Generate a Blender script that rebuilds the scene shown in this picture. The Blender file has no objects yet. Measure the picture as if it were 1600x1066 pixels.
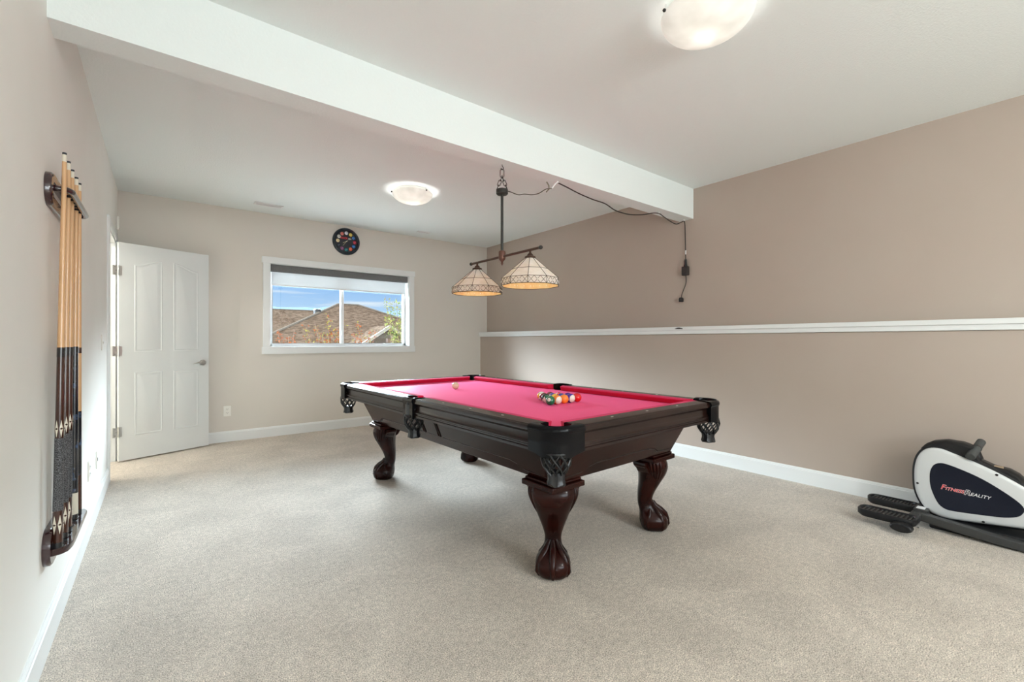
import bpy, math, random
from mathutils import Vector, Matrix
PI = math.pi
R = math.radians
random.seed(7)
scn = bpy.context.scene
COL = scn.collection

# ------------------------------------------------------------------ camera
cam_data = bpy.data.cameras.new('camera')
cam = bpy.data.objects.new('camera', cam_data)
COL.objects.link(cam)
cam_data.sensor_width = 36.0
cam_data.lens = 36.0 * 701.6 / 1600.0
cam_data.clip_start = 0.02
cam_data.clip_end = 2000
cam.location = (0, 0, 1.125)
cam.rotation_euler = (R(90), 0, R(-38.1))
scn.camera = cam

# ------------------------------------------------------------------ colour management
vs = scn.view_settings
vs.view_transform = 'Standard'
vs.look = 'None'
vs.gamma = 1.0
vs.use_curve_mapping = False
vs.exposure = 0.42
scn.cycles.use_denoising = True
scn.cycles.max_bounces = 10
scn.cycles.diffuse_bounces = 6
scn.cycles.transparent_max_bounces = 16
scn.cycles.sample_clamp_indirect = 6.0
scn.cycles.caustics_reflective = False
scn.cycles.caustics_refractive = False

# ------------------------------------------------------------------ sky
SKY_FILL = 80.0      # bright sky patch added above the window view, to light the room
world = bpy.data.worlds.new('sky')
scn.world = world
world.use_nodes = True
nt = world.node_tree
nt.nodes.clear()
wout = nt.nodes.new('ShaderNodeOutputWorld')
bg = nt.nodes.new('ShaderNodeBackground')
tc = nt.nodes.new('ShaderNodeTexCoord')
sep = nt.nodes.new('ShaderNodeSeparateXYZ')
nt.links.new(tc.outputs['Generated'], sep.inputs[0])
ramp = nt.nodes.new('ShaderNodeValToRGB')
cr = ramp.color_ramp
cr.elements[0].position = 0.0
cr.elements[0].color = (0.50, 0.63, 0.77, 1)
cr.elements[1].position = 0.14
cr.elements[1].color = (0.17, 0.37, 0.72, 1)
e = cr.elements.new(0.05); e.color = (0.40, 0.58, 0.78, 1)
nt.links.new(sep.outputs['Z'], ramp.inputs[0])
mp = nt.nodes.new('ShaderNodeMapping'); mp.inputs['Scale'].default_value = (3, 3, 38)
nt.links.new(tc.outputs['Generated'], mp.inputs['Vector'])
nz = nt.nodes.new('ShaderNodeTexNoise'); nz.inputs['Scale'].default_value = 1.4; nz.inputs['Detail'].default_value = 5
nt.links.new(mp.outputs[0], nz.inputs['Vector'])
cm = nt.nodes.new('ShaderNodeMapRange'); cm.inputs['From Min'].default_value = 0.50; cm.inputs['From Max'].default_value = 0.68
nt.links.new(nz.outputs['Fac'], cm.inputs['Value'])
mx = nt.nodes.new('ShaderNodeMixRGB'); mx.inputs['Color2'].default_value = (0.66, 0.73, 0.80, 1)
nt.links.new(cm.outputs[0], mx.inputs['Fac']); nt.links.new(ramp.outputs[0], mx.inputs['Color1'])
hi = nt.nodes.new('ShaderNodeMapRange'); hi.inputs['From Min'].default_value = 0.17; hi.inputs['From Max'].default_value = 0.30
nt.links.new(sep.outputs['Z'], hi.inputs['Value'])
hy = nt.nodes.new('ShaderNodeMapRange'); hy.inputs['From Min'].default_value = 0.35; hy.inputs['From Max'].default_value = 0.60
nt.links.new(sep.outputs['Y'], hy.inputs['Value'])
hm_ = nt.nodes.new('ShaderNodeMath'); hm_.operation = 'MULTIPLY'   # mask of the added bright patch, far side only, sparing the roofs
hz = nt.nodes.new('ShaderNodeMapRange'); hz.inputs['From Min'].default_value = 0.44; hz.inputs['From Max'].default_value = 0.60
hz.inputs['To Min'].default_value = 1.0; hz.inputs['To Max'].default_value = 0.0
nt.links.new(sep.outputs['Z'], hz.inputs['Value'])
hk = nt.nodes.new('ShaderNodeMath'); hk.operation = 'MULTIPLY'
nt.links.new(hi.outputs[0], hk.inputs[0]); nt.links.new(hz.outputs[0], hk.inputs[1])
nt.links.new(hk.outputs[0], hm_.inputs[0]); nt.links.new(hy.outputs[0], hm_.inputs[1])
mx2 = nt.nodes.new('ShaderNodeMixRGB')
mx2.inputs['Color2'].default_value = (SKY_FILL * 0.82, SKY_FILL * 0.96, SKY_FILL * 1.08, 1)
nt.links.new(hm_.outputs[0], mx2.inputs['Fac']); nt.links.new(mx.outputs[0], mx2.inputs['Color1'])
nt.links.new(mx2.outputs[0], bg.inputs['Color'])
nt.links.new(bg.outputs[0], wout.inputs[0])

def light(name, kind, loc, energy, color=(1, 1, 1), rot=(0, 0, 0), **kw):
    d = bpy.data.lights.new(name, kind)
    d.energy = energy
    d.color = color
    for k, v in kw.items():
        setattr(d, k, v)
    o = bpy.data.objects.new(name, d)
    o.location = loc
    o.rotation_euler = rot
    COL.objects.link(o)
    return o

SUN = light('sun', 'SUN', (0, 20, 30), 12.0, (1.0, 0.95, 0.86), (R(19), 0, R(-35)), angle=R(0.6))
# added fill light at the invented opening behind the camera
light('rear_fill', 'AREA', (1.15, -3.2, 1.45), 92, (0.93, 1.0, 1.0), (R(50), 0, 0), shape='RECTANGLE', size=2.7, size_y=1.9)
po = light('window_portal', 'AREA', (1.9, 6.12, 1.55), 1, (1, 1, 1), (R(-90), 0, 0), shape='RECTANGLE', size=1.75, size_y=1.0)
po.data.cycles.is_portal = True

# ------------------------------------------------------------------ materials
def mat(name, col, rough=0.5, metal=0.0, coat=0.0, coat_rough=0.1, bump=None, vary=None, emit=None, spec=0.5, trans=0.0, sheen=0.0, alpha=1.0):
    m = bpy.data.materials.new(name)
    m.use_nodes = True
    t = m.node_tree
    b = t.nodes['Principled BSDF']
    b.inputs['Base Color'].default_value = (*col, 1)
    b.inputs['Roughness'].default_value = rough
    b.inputs['Metallic'].default_value = metal
    b.inputs['Coat Weight'].default_value = coat
    b.inputs['Coat Roughness'].default_value = coat_rough
    b.inputs['Specular IOR Level'].default_value = spec
    b.inputs['Transmission Weight'].default_value = trans
    b.inputs['Sheen Weight'].default_value = sheen
    b.inputs['Alpha'].default_value = alpha
    if emit:
        b.inputs['Emission Color'].default_value = (*emit[0], 1)
        b.inputs['Emission Strength'].default_value = emit[1]
    co = t.nodes.new('ShaderNodeTexCoord')
    if vary:  # (scale, second colour, lo, hi[, stretch])
        n = t.nodes.new('ShaderNodeTexNoise'); n.inputs['Scale'].default_value = vary[0]; n.inputs['Detail'].default_value = 6
        if len(vary) > 4:
            q = t.nodes.new('ShaderNodeMapping'); q.inputs['Scale'].default_value = vary[4]
            t.links.new(co.outputs['Object'], q.inputs[0]); t.links.new(q.outputs[0], n.inputs['Vector'])
        else:
            t.links.new(co.outputs['Object'], n.inputs['Vector'])
        r = t.nodes.new('ShaderNodeMapRange'); r.inputs['From Min'].default_value = vary[2]; r.inputs['From Max'].default_value = vary[3]
        t.links.new(n.outputs['Fac'], r.inputs['Value'])
        x = t.nodes.new('ShaderNodeMixRGB'); x.inputs['Color1'].default_value = (*col, 1); x.inputs['Color2'].default_value = (*vary[1], 1)
        t.links.new(r.outputs[0], x.inputs['Fac']); t.links.new(x.outputs[0], b.inputs['Base Color'])
        x.name = 'vary_mix'
    if bump:  # (scale, strength, distance)
        n = t.nodes.new('ShaderNodeTexNoise'); n.inputs['Scale'].default_value = bump[0]; n.inputs['Detail'].default_value = 5
        t.links.new(co.outputs['Object'], n.inputs['Vector'])
        u = t.nodes.new('ShaderNodeBump'); u.inputs['Strength'].default_value = bump[1]; u.inputs['Distance'].default_value = bump[2]
        t.links.new(n.outputs['Fac'], u.inputs['Height']); t.links.new(u.outputs[0], b.inputs['Normal'])
    return m

M = {}
M['wall_light'] = mat('light greige wall paint', (0.69, 0.645, 0.585), 0.7, bump=(180, 0.12, 0.002), vary=(1.2, (0.67, 0.63, 0.575), 0.35, 0.7))
M['wall_left'] = mat('lightened wall paint', (0.86, 0.85, 0.81), 0.6, bump=(160, 0.15, 0.002), vary=(2.0, (0.83, 0.815, 0.77), 0.35, 0.7))  # the far wall's paint, lightened in place of stronger light
M['wall_accent'] = mat('taupe wall paint', (0.43, 0.355, 0.30), 0.62, bump=(180, 0.12, 0.002), vary=(1.0, (0.45, 0.38, 0.325), 0.35, 0.7))
M['ceiling'] = mat('white textured ceiling', (0.835, 0.89, 0.885), 0.85, bump=(95, 0.35, 0.006))  # white tinted slightly green to offset the pink bounce light
M['trim'] = mat('white trim paint', (0.77, 0.785, 0.78), 0.35)
M['vinyl'] = mat('white window vinyl', (0.82, 0.83, 0.83), 0.3)
M['door'] = mat('white door paint', (0.71, 0.73, 0.725), 0.4, bump=(60, 0.04, 0.001))
M['chrome'] = mat('brushed nickel', (0.62, 0.62, 0.6), 0.28, 1.0)
M['dark'] = mat('black plastic', (0.012, 0.012, 0.013), 0.4)
M['plate'] = mat('ivory switch plate', (0.86, 0.84, 0.78), 0.35)
M['slot'] = mat('dark slot', (0.12, 0.11, 0.10), 0.6)
M['white'] = mat('white plastic', (0.85, 0.85, 0.84), 0.35)

def carpet_mat():
    m = mat('beige cut pile carpet', (0.50, 0.445, 0.385), 0.95, sheen=0.15, spec=0.1)
    t = m.node_tree; b = t.nodes['Principled BSDF']
    co = t.nodes.new('ShaderNodeTexCoord')
    def noise(s, d=4, dist=0.0):
        n = t.nodes.new('ShaderNodeTexNoise'); n.inputs['Scale'].default_value = s; n.inputs['Detail'].default_value = d
        n.inputs['Distortion'].default_value = dist
        t.links.new(co.outputs['Object'], n.inputs['Vector']); return n
    fine = noise(225, 3); mid = noise(42, 4); big = noise(2.6, 5, 0.8)
    def mr(n, a, c, lo, hi):
        r = t.nodes.new('ShaderNodeMapRange'); r.inputs['From Min'].default_value = a; r.inputs['From Max'].default_value = c
        r.inputs['To Min'].default_value = lo; r.inputs['To Max'].default_value = hi
        t.links.new(n.outputs['Fac'], r.inputs['Value']); return r
    f = mr(fine, 0.32, 0.68, 0.42, 1.45); g = mr(mid, 0.3, 0.7, 0.84, 1.12); h = mr(big, 0.35, 0.65, 0.90, 1.07)
    m1 = t.nodes.new('ShaderNodeMath'); m1.operation = 'MULTIPLY'; t.links.new(f.outputs[0], m1.inputs[0]); t.links.new(g.outputs[0], m1.inputs[1])
    m2 = t.nodes.new('ShaderNodeMath'); m2.operation = 'MULTIPLY'; t.links.new(m1.outputs[0], m2.inputs[0]); t.links.new(h.outputs[0], m2.inputs[1])
    v = t.nodes.new('ShaderNodeVectorMath'); v.operation = 'SCALE'; v.inputs[0].default_value = (0.595, 0.525, 0.450)
    t.links.new(m2.outputs[0], v.inputs['Scale']); t.links.new(v.outputs[0], b.inputs['Base Color'])
    u = t.nodes.new('ShaderNodeBump'); u.inputs['Strength'].default_value = 0.7; u.inputs['Distance'].default_value = 0.006
    t.links.new(fine.outputs['Fac'], u.inputs['Height']); t.links.new(u.outputs[0], b.inputs['Normal'])
    return m
M['carpet'] = carpet_mat()
M['wood'] = mat('dark mahogany', (0.0095, 0.0017, 0.0012), 0.20, coat=0.1, coat_rough=0.05, spec=0.16, vary=(9, (0.026, 0.0048, 0.003), 0.35, 0.7, (1, 0.15, 1)))
M['wood_rail'] = mat('dark mahogany rail top', (0.010, 0.0040, 0.003), 0.25, coat=0.15, coat_rough=0.1, spec=0.3, vary=(9, (0.020, 0.008, 0.006), 0.35, 0.7, (1, 0.15, 1)))
M['bead'] = mat('dark groove moulding', (0.008, 0.004, 0.003), 0.35)
M['cloth'] = mat('red table felt', (0.84, 0.028, 0.115), 0.55, sheen=0.0, spec=0.35, vary=(500, (0.79, 0.025, 0.10), 0.4, 0.6))
M['cloth'].node_tree.nodes['Principled BSDF'].inputs['Sheen Weight'].default_value = 0.42
M['cloth'].node_tree.nodes['Principled BSDF'].inputs['Sheen Tint'].default_value = (1.0, 0.28, 0.60, 1)  # felt's own sheen, its pink tint standing in for window glare
M['cloth'].node_tree.nodes['Principled BSDF'].inputs['Sheen Roughness'].default_value = 0.45
M['cushion'] = mat('red cushion cloth', (0.56, 0.006, 0.045), 0.7, spec=0.2, sheen=0.2)
M['cushion'].node_tree.nodes['Principled BSDF'].inputs['Sheen Tint'].default_value = (1.0, 0.28, 0.60, 1)  # same pink tint, in place of glare on the cushions
M['leather'] = mat('black leather', (0.006, 0.0065, 0.008), 0.35, bump=(220, 0.12, 0.001))
M['cap'] = mat('glossy black casting', (0.004, 0.004, 0.005), 0.16, spec=0.16)
M['inlay'] = mat('pearl inlay', (0.7, 0.68, 0.6), 0.3)
M['bronze'] = mat('antique bronze metal', (0.10, 0.055, 0.040), 0.40, 0.7)
M['iron'] = mat('dark grey iron', (0.05, 0.048, 0.046), 0.42, 0.7)
M['lead'] = mat('dark lead came', (0.09, 0.075, 0.055), 0.5, 0.5)
M['cord'] = mat('dark brown cord', (0.018, 0.014, 0.012), 0.5)
M['blind_head'] = mat('grey linen roller', (0.13, 0.13, 0.13), 0.9, bump=(300, 0.3, 0.001), vary=(160, (0.17, 0.17, 0.17), 0.4, 0.6))
M['rack_wood'] = mat('dark burgundy lacquered wood', (0.030, 0.007, 0.009), 0.22, coat=0.8, coat_rough=0.1)
M['maple'] = mat('maple cue shaft', (0.62, 0.36, 0.17), 0.28, coat=0.5, vary=(14, (0.70, 0.42, 0.22), 0.35, 0.65, (3, 3, 0.3)))
M['brown_cue'] = mat('stained dark brown cue wood', (0.045, 0.014, 0.008), 0.25, coat=0.7, vary=(20, (0.062, 0.017, 0.007), 0.4, 0.7, (3, 3, 0.3)))
M['cream'] = mat('cream ferrule', (0.75, 0.70, 0.58), 0.3)
M['ring'] = mat('black lacquer', (0.008, 0.008, 0.01), 0.15, coat=0.6)
M['marble_cue'] = mat('black marbled cue butt', (0.008, 0.009, 0.014), 0.2, coat=0.7, vary=(28, (0.05, 0.09, 0.18), 0.55, 0.72))
M['linen'] = mat('black speckled linen wrap', (0.02, 0.02, 0.022), 0.7, vary=(420, (0.16, 0.16, 0.17), 0.48, 0.56))
M['silver'] = mat('silver painted plastic', (0.62, 0.63, 0.63), 0.3, 0.15)
M['navy'] = mat('dark navy panel', (0.007, 0.009, 0.018), 0.45, spec=0.2)
M['black_shell'] = mat('black moulded plastic', (0.010, 0.010, 0.011), 0.42, spec=0.3, bump=(300, 0.1, 0.0005))
M['grey_metal'] = mat('dark grey painted steel', (0.038, 0.038, 0.037), 0.4, spec=0.35)
M['foam'] = mat('dark grey foam grip', (0.055, 0.057, 0.055), 0.8)
M['red_print'] = mat('red lettering', (0.75, 0.02, 0.03), 0.4)
M['white_print'] = mat('white lettering', (0.85, 0.85, 0.85), 0.4)

def glass_mat():
    m = bpy.data.materials.new('window glass'); m.use_nodes = True
    t = m.node_tree; t.nodes.clear()
    o = t.nodes.new('ShaderNodeOutputMaterial'); tr = t.nodes.new('ShaderNodeBsdfTransparent'); gl = t.nodes.new('ShaderNodeBsdfGlossy')
    gl.inputs['Roughness'].default_value = 0.0; tr.inputs[0].default_value = (0.97, 0.985, 0.98, 1)
    mixn = t.nodes.new('ShaderNodeMixShader'); mixn.inputs[0].default_value = 0.04
    t.links.new(tr.outputs[0], mixn.inputs[1]); t.links.new(gl.outputs[0], mixn.inputs[2]); t.links.new(mixn.outputs[0], o.inputs[0])
    return m
M['glass'] = glass_mat()

def translucent_mat(name, col, fac=0.5, emit=0.0, noise=None, transp=0.0):
    m = bpy.data.materials.new(name); m.use_nodes = True
    t = m.node_tree; t.nodes.clear()
    o = t.nodes.new('ShaderNodeOutputMaterial'); d = t.nodes.new('ShaderNodeBsdfDiffuse'); r = t.nodes.new('ShaderNodeBsdfTranslucent')
    x = t.nodes.new('ShaderNodeMixShader'); x.inputs[0].default_value = fac
    d.inputs[0].default_value = (*col, 1); r.inputs[0].default_value = (*col, 1)
    if noise:
        co = t.nodes.new('ShaderNodeTexCoord'); n = t.nodes.new('ShaderNodeTexNoise'); n.inputs['Scale'].default_value = noise[0]
        t.links.new(co.outputs['Object'], n.inputs['Vector'])
        rr = t.nodes.new('ShaderNodeMapRange'); rr.inputs['From Min'].default_value = 0.35; rr.inputs['From Max'].default_value = 0.65
        t.links.new(n.outputs['Fac'], rr.inputs['Value'])
        mm = t.nodes.new('ShaderNodeMixRGB'); mm.inputs['Color1'].default_value = (*col, 1); mm.inputs['Color2'].default_value = (*noise[1], 1)
        t.links.new(rr.outputs[0], mm.inputs['Fac']); t.links.new(mm.outputs[0], d.inputs[0]); t.links.new(mm.outputs[0], r.inputs[0])
    t.links.new(d.outputs[0], x.inputs[1]); t.links.new(r.outputs[0], x.inputs[2])
    last = x
    if transp:
        tp = t.nodes.new('ShaderNodeBsdfTransparent'); y = t.nodes.new('ShaderNodeMixShader'); y.inputs[0].default_value = transp
        t.links.new(last.outputs[0], y.inputs[1]); t.links.new(tp.outputs[0], y.inputs[2]); last = y
    if emit:
        em = t.nodes.new('ShaderNodeEmission'); em.inputs[0].default_value = (1.0, 0.97, 0.93, 1); em.inputs[1].default_value = emit
        ad = t.nodes.new('ShaderNodeAddShader'); t.links.new(last.outputs[0], ad.inputs[0]); t.links.new(em.outputs[0], ad.inputs[1]); last = ad
    t.links.new(last.outputs[0], o.inputs[0])
    return m
M['blind'] = translucent_mat('white woven blind', (0.60, 0.60, 0.59), 0.12, noise=(200, (0.78, 0.80, 0.81)), transp=0.10)
M['dome'] = translucent_mat('alabaster lamp glass', (0.80, 0.79, 0.76), 0.4, emit=0.14, noise=(9, (0.68, 0.67, 0.63)))
M['shade_glass'] = translucent_mat('milky white stained glass', (0.95, 0.95, 0.92), 0.35, noise=(22, (0.88, 0.87, 0.81)))
M['shade_amber'] = translucent_mat('amber tinted glass', (0.84, 0.60, 0.30), 0.50, noise=(25, (0.88, 0.72, 0.42)))
M['shade_pearl'] = translucent_mat('white jewel glass', (0.88, 0.87, 0.84), 0.4)
M['shade_blue'] = translucent_mat('pale blue glass', (0.55, 0.68, 0.74), 0.4)

# ------------------------------------------------------------------ mesh helpers
class MB:
    def __init__(s):
        s.v = []; s.f = []; s.mi = []
    def add(s, vs_, fs, mi=0):
        n = len(s.v); s.v += [tuple(p) for p in vs_]
        for q in fs:
            s.f.append(tuple(i + n for i in q)); s.mi.append(mi)
        return s
    def box(s, a, b, mi=0):
        x0, y0, z0 = a; x1, y1, z1 = b
        x0, x1 = min(x0, x1), max(x0, x1); y0, y1 = min(y0, y1), max(y0, y1); z0, z1 = min(z0, z1), max(z0, z1)
        vv = [(x0, y0, z0), (x1, y0, z0), (x1, y1, z0), (x0, y1, z0), (x0, y0, z1), (x1, y0, z1), (x1, y1, z1), (x0, y1, z1)]
        return s.add(vv, [(0, 3, 2, 1), (4, 5, 6, 7), (0, 1, 5, 4), (1, 2, 6, 5), (2, 3, 7, 6), (3, 0, 4, 7)], mi)
    def loft(s, rings, cap=True, closed=False, mi=0):
        n = len(rings[0]); vv = [p for r in rings for p in r]; ff = []
        m = len(rings)
        for i in range(m if closed else m - 1):
            for j in range(n):
                a = i * n + j; b = i * n + (j + 1) % n; c = ((i + 1) % m) * n + (j + 1) % n; d = ((i + 1) % m) * n + j
                ff.append((a, b, c, d))
        if cap and not closed:
            ff.append(tuple(range(n - 1, -1, -1))); ff.append(tuple((m - 1) * n + j for j in range(n)))
        return s.add(vv, ff, mi)
    def lathe(s, prof, seg=24, c=(0, 0, 0), cap=False, a0=0.0, mi=0, closed=False):
        rings = []
        for r, z in prof:
            rings.append([(c[0] + r * math.cos(a0 + 2 * PI * k / seg), c[1] + r * math.sin(a0 + 2 * PI * k / seg), c[2] + z) for k in range(seg)])
        return s.loft(rings, cap=cap, closed=closed, mi=mi)
    def tube(s, pts, r, seg=8, mi=0, closed=False, cap=True):
        pts = [Vector(p) for p in pts]; n = len(pts)
        rs = r if isinstance(r, (list, tuple)) else [r] * n
        rings = []; up = None
        for i in range(n):
            if closed: d = pts[(i + 1) % n] - pts[i - 1]
            else: d = pts[min(i + 1, n - 1)] - pts[max(i - 1, 0)]
            if d.length < 1e-9: d = Vector((0, 0, 1))
            d.normalize()
            if up is None:
                up = Vector((0, 0, 1)) if abs(d.z) < 0.9 else Vector((1, 0, 0))
            a = d.cross(up)
            if a.length < 1e-6: a = d.orthogonal()
            a.normalize(); b = a.cross(d); b.normalize(); up = b
            rings.append([pts[i] + (a * math.cos(2 * PI * k / seg) + b * math.sin(2 * PI * k / seg)) * rs[i] for k in range(seg)])
        return s.loft(rings, cap=cap, closed=closed, mi=mi)
    def prism(s, poly, axis, a, b, mi=0):
        """poly in the two other axes, extruded from a to b along axis"""
        def P(p, t):
            return (t, p[0], p[1]) if axis == 'x' else (p[0], t, p[1]) if axis == 'y' else (p[0], p[1], t)
        n = len(poly)
        vv = [P(p, a) for p in poly] + [P(p, b) for p in poly]
        ff = [tuple(range(n - 1, -1, -1)), tuple(range(n, 2 * n))] + [(i, (i + 1) % n, n + (i + 1) % n, n + i) for i in range(n)]
        return s.add(vv, ff, mi)
    def sphere(s, c, r, seg=16, rings=10, sc=(1, 1, 1), mi=0):
        vv = [(c[0], c[1], c[2] + r * sc[2])]; ff = []
        for i in range(1, rings):
            t = PI * i / rings
            for k in range(seg):
                a = 2 * PI * k / seg
                vv.append((c[0] + r * sc[0] * math.sin(t) * math.cos(a), c[1] + r * sc[1] * math.sin(t) * math.sin(a), c[2] + r * sc[2] * math.cos(t)))
        vv.append((c[0], c[1], c[2] - r * sc[2])); L = len(vv) - 1
        for k in range(seg): ff.append((0, 1 + k, 1 + (k + 1) % seg))
        for i in range(rings - 2):
            for k in range(seg):
                a = 1 + i * seg + k; b = 1 + i * seg + (k + 1) % seg
                ff.append((a, a + seg, b + seg, b))
        for k in range(seg): ff.append((L, 1 + (rings - 2) * seg + (k + 1) % seg, 1 + (rings - 2) * seg + k))
        return s.add(vv, ff, mi)
    def xf(s, mtx):
        s.v = [tuple(mtx @ Vector(p)) for p in s.v]; return s
    def build(s, name, m, parent=None, loc=(0, 0, 0), rot=(0, 0, 0), bevel=0, smooth=35, label=None, subsurf=0, kind=None):
        me = bpy.data.meshes.new(name)
        me.from_pydata(s.v, [], s.f)
        ms = m if isinstance(m, (list, tuple)) else [m]
        for q in ms: me.materials.append(q)
        me.polygons.foreach_set('material_index', s.mi)
        import bmesh
        bm_ = bmesh.new(); bm_.from_mesh(me); bmesh.ops.recalc_face_normals(bm_, faces=bm_.faces); bm_.to_mesh(me); bm_.free()
        if smooth:
            me.shade_smooth(); me.set_sharp_from_angle(angle=R(smooth))
        o = bpy.data.objects.new(name, me); COL.objects.link(o)
        o.location = loc; o.rotation_euler = rot
        if parent is not None: o.parent = parent
        if bevel:
            b = o.modifiers.new('bevel', 'BEVEL'); b.width = bevel; b.segments = 2; b.limit_method = 'ANGLE'; b.angle_limit = R(40)
        if subsurf:
            b = o.modifiers.new('subsurf', 'SUBSURF'); b.levels = subsurf; b.render_levels = subsurf
        if label: o['label'] = label
        if kind: o['kind'] = kind
        return o

def tag(o, label, cat, group=None, kind=None):
    o['label'] = label; o['category'] = cat
    if group: o['group'] = group
    if kind: o['kind'] = kind
    return o
def thing(name, label, cat, loc=(0, 0, 0), rotz=0.0, group=None):
    o = bpy.data.objects.new(name, None); COL.objects.link(o)
    o.empty_display_size = 0.1; o.location = loc; o.rotation_euler = (0, 0, rotz)
    return tag(o, label, cat, group)
def text(body, size, m, name, parent, loc, rot, ext=0.0006, align='CENTER', shear=0.0, offset=0.0):
    c = bpy.data.curves.new(name, 'FONT'); c.body = body; c.size = size; c.extrude = ext; c.align_x = align; c.align_y = 'CENTER'
    c.shear = shear; c.offset = offset
    tmp = bpy.data.objects.new(name, c); COL.objects.link(tmp)
    bpy.context.view_layer.update()
    me = bpy.data.meshes.new_from_object(tmp.evaluated_get(bpy.context.evaluated_depsgraph_get()))
    bpy.data.objects.remove(tmp)
    me.materials.clear(); me.materials.append(m)
    o = bpy.data.objects.new(name, me); COL.objects.link(o); o.parent = parent; o.location = loc; o.rotation_euler = rot
    return o
def struct(o):
    o['kind'] = 'structure'; return o
def arc(cx, cy, r, a0, a1, n):
    return [(cx + r * math.cos(R(a0 + (a1 - a0) * i / n)), cy + r * math.sin(R(a0 + (a1 - a0) * i / n))) for i in range(n + 1)]

# ================================================================== ROOM
XL, XR, XLOW, YF, YB, ZC = -0.330, 4.127, 4.0, 5.915, -3.0, 2.62
struct(MB().box((XL - 1.9, YB - 0.2, -0.12), (XR + 0.15, YF + 0.16, 0)).build('floor', M['carpet'], smooth=0))
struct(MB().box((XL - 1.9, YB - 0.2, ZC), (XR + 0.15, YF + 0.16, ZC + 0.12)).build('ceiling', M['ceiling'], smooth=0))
# dropped beam crossing the ceiling
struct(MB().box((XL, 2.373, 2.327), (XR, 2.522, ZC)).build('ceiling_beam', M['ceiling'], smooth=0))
# far wall with window opening
WX0, WX1, WZ0, WZ1 = 1.02, 2.775, 1.055, 2.04
w = MB()
w.box((XL - 0.15, YF, 0), (WX0, YF + 0.15, ZC)); w.box((WX1, YF, 0), (XR + 0.15, YF + 0.15, ZC))
w.box((WX0, YF, 0), (WX1, YF + 0.15, WZ0)); w.box((WX0, YF, WZ1), (WX1, YF + 0.15, ZC))
struct(w.build('wall_far', M['wall_light'], smooth=0))
# left wall with door opening
DY0, DY1, DZ = 4.83, 5.60, 2.055
w = MB()
w.box((XL - 0.12, YB, 0), (XL, DY0, ZC)); w.box((XL - 0.12, DY1, 0), (XL, YF, ZC)); w.box((XL - 0.12, DY0, DZ), (XL, DY1, ZC))
struct(w.build('wall_left', M['wall_left'], smooth=0))
# right wall with thicker lower half
w = MB(); w.prism([(XLOW, 0), (XR + 0.15, 0), (XR + 0.15, ZC), (XR, ZC), (XR, 1.19), (XLOW, 1.19)], 'y', YB, YF)
struct(w.build('wall_right', M['wall_accent'], smooth=0))
# unseen rear wall, its opening added for the rear fill light
w = MB(); w.box((XL, YB - 0.12, 0), (-0.2, YB, ZC)); w.box((2.5, YB - 0.12, 0), (XR, YB, ZC)); w.box((-0.2, YB - 0.12, 2.4), (2.5, YB, ZC)); w.box((-0.2, YB - 0.12, 0), (2.5, YB, 0.25))
struct(w.build('wall_rear', M['wall_light'], smooth=0))
# small hall beyond the door
w = MB(); w.box((XL - 1.9, DY0 - 0.9, 0), (XL - 1.8, YF, ZC)); w.box((XL - 1.9, DY0 - 1.0, 0), (XL - 0.12, DY0 - 0.9, ZC)); w.box((XL - 1.9, YF, 0), (XL - 0.15, YF + 0.1, ZC))
struct(w.build('wall_hall', M['wall_left'], smooth=0))

def base_profile(h=0.118, t=0.015):
    return [(0, 0), (t, 0), (t, h * 0.84), (t * 0.75, h * 0.88), (t * 0.75, h * 0.92), (t * 0.35, h), (0, h)]
bp = base_profile()
struct(MB().prism([(XL + a, b) for a, b in bp], 'y', YB, DY0 - 0.075).build('baseboard_left', M['trim'], smooth=0))
struct(MB().prism([(YF - a, b) for a, b in bp], 'x', XL, XLOW).build('baseboard_far', M['trim'], smooth=0))
struct(MB().prism([(XLOW - a, b) for a, b in base_profile(0.123)], 'y', YB, YF - 0.015).build('baseboard_right', M['trim'], smooth=0))
# ledge cap along the right wall
w = MB()
w.box((XLOW - 0.030, YB, 1.2285), (XR, YF + 0.0, 1.263)); w.box((XLOW - 0.018, YB, 1.192), (XR, YF, 1.2285))
struct(w.build('trim_1', M['trim'], bevel=0.003, smooth=0))

# door casing and jambs (in the left wall)
w = MB()
def casing(a, b):
    return [(0, a), (0.012, a), (0.018, a + (b - a) * 0.3), (0.018, b - (b - a) * 0.12), (0.010, b), (0, b)]
cw = 0.07
w.prism([(XL + p, q) for p, q in casing(DY0 - 0.005, DY0 - cw)], 'z', 0, DZ + cw)
w.prism([(XL + p, q) for p, q in casing(DY1 + 0.005, DY1 + cw)], 'z', 0, DZ + cw)
w.prism([(XL + p, q) for p, q in casing(DZ + 0.005, DZ + cw)], 'y', DY0 - 0.006, DY1 + 0.006)
w.box((XL - 0.125, DY0 - 0.004, 0), (XL + 0.004, DY0 + 0.016, DZ)); w.box((XL - 0.125, DY1 - 0.016, 0), (XL + 0.004, DY1 + 0.004, DZ)); w.box((XL - 0.125, DY0, DZ - 0.016), (XL + 0.004, DY1, DZ + 0.004))
w.box((XL - 0.075, DY0 + 0.012, 0), (XL - 0.04, DY0 + 0.026, DZ)); w.box((XL - 0.075, DY1 - 0.026, 0), (XL - 0.04, DY1 - 0.012, DZ))
struct(w.build('trim_2', M['trim'], smooth=0))

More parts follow.
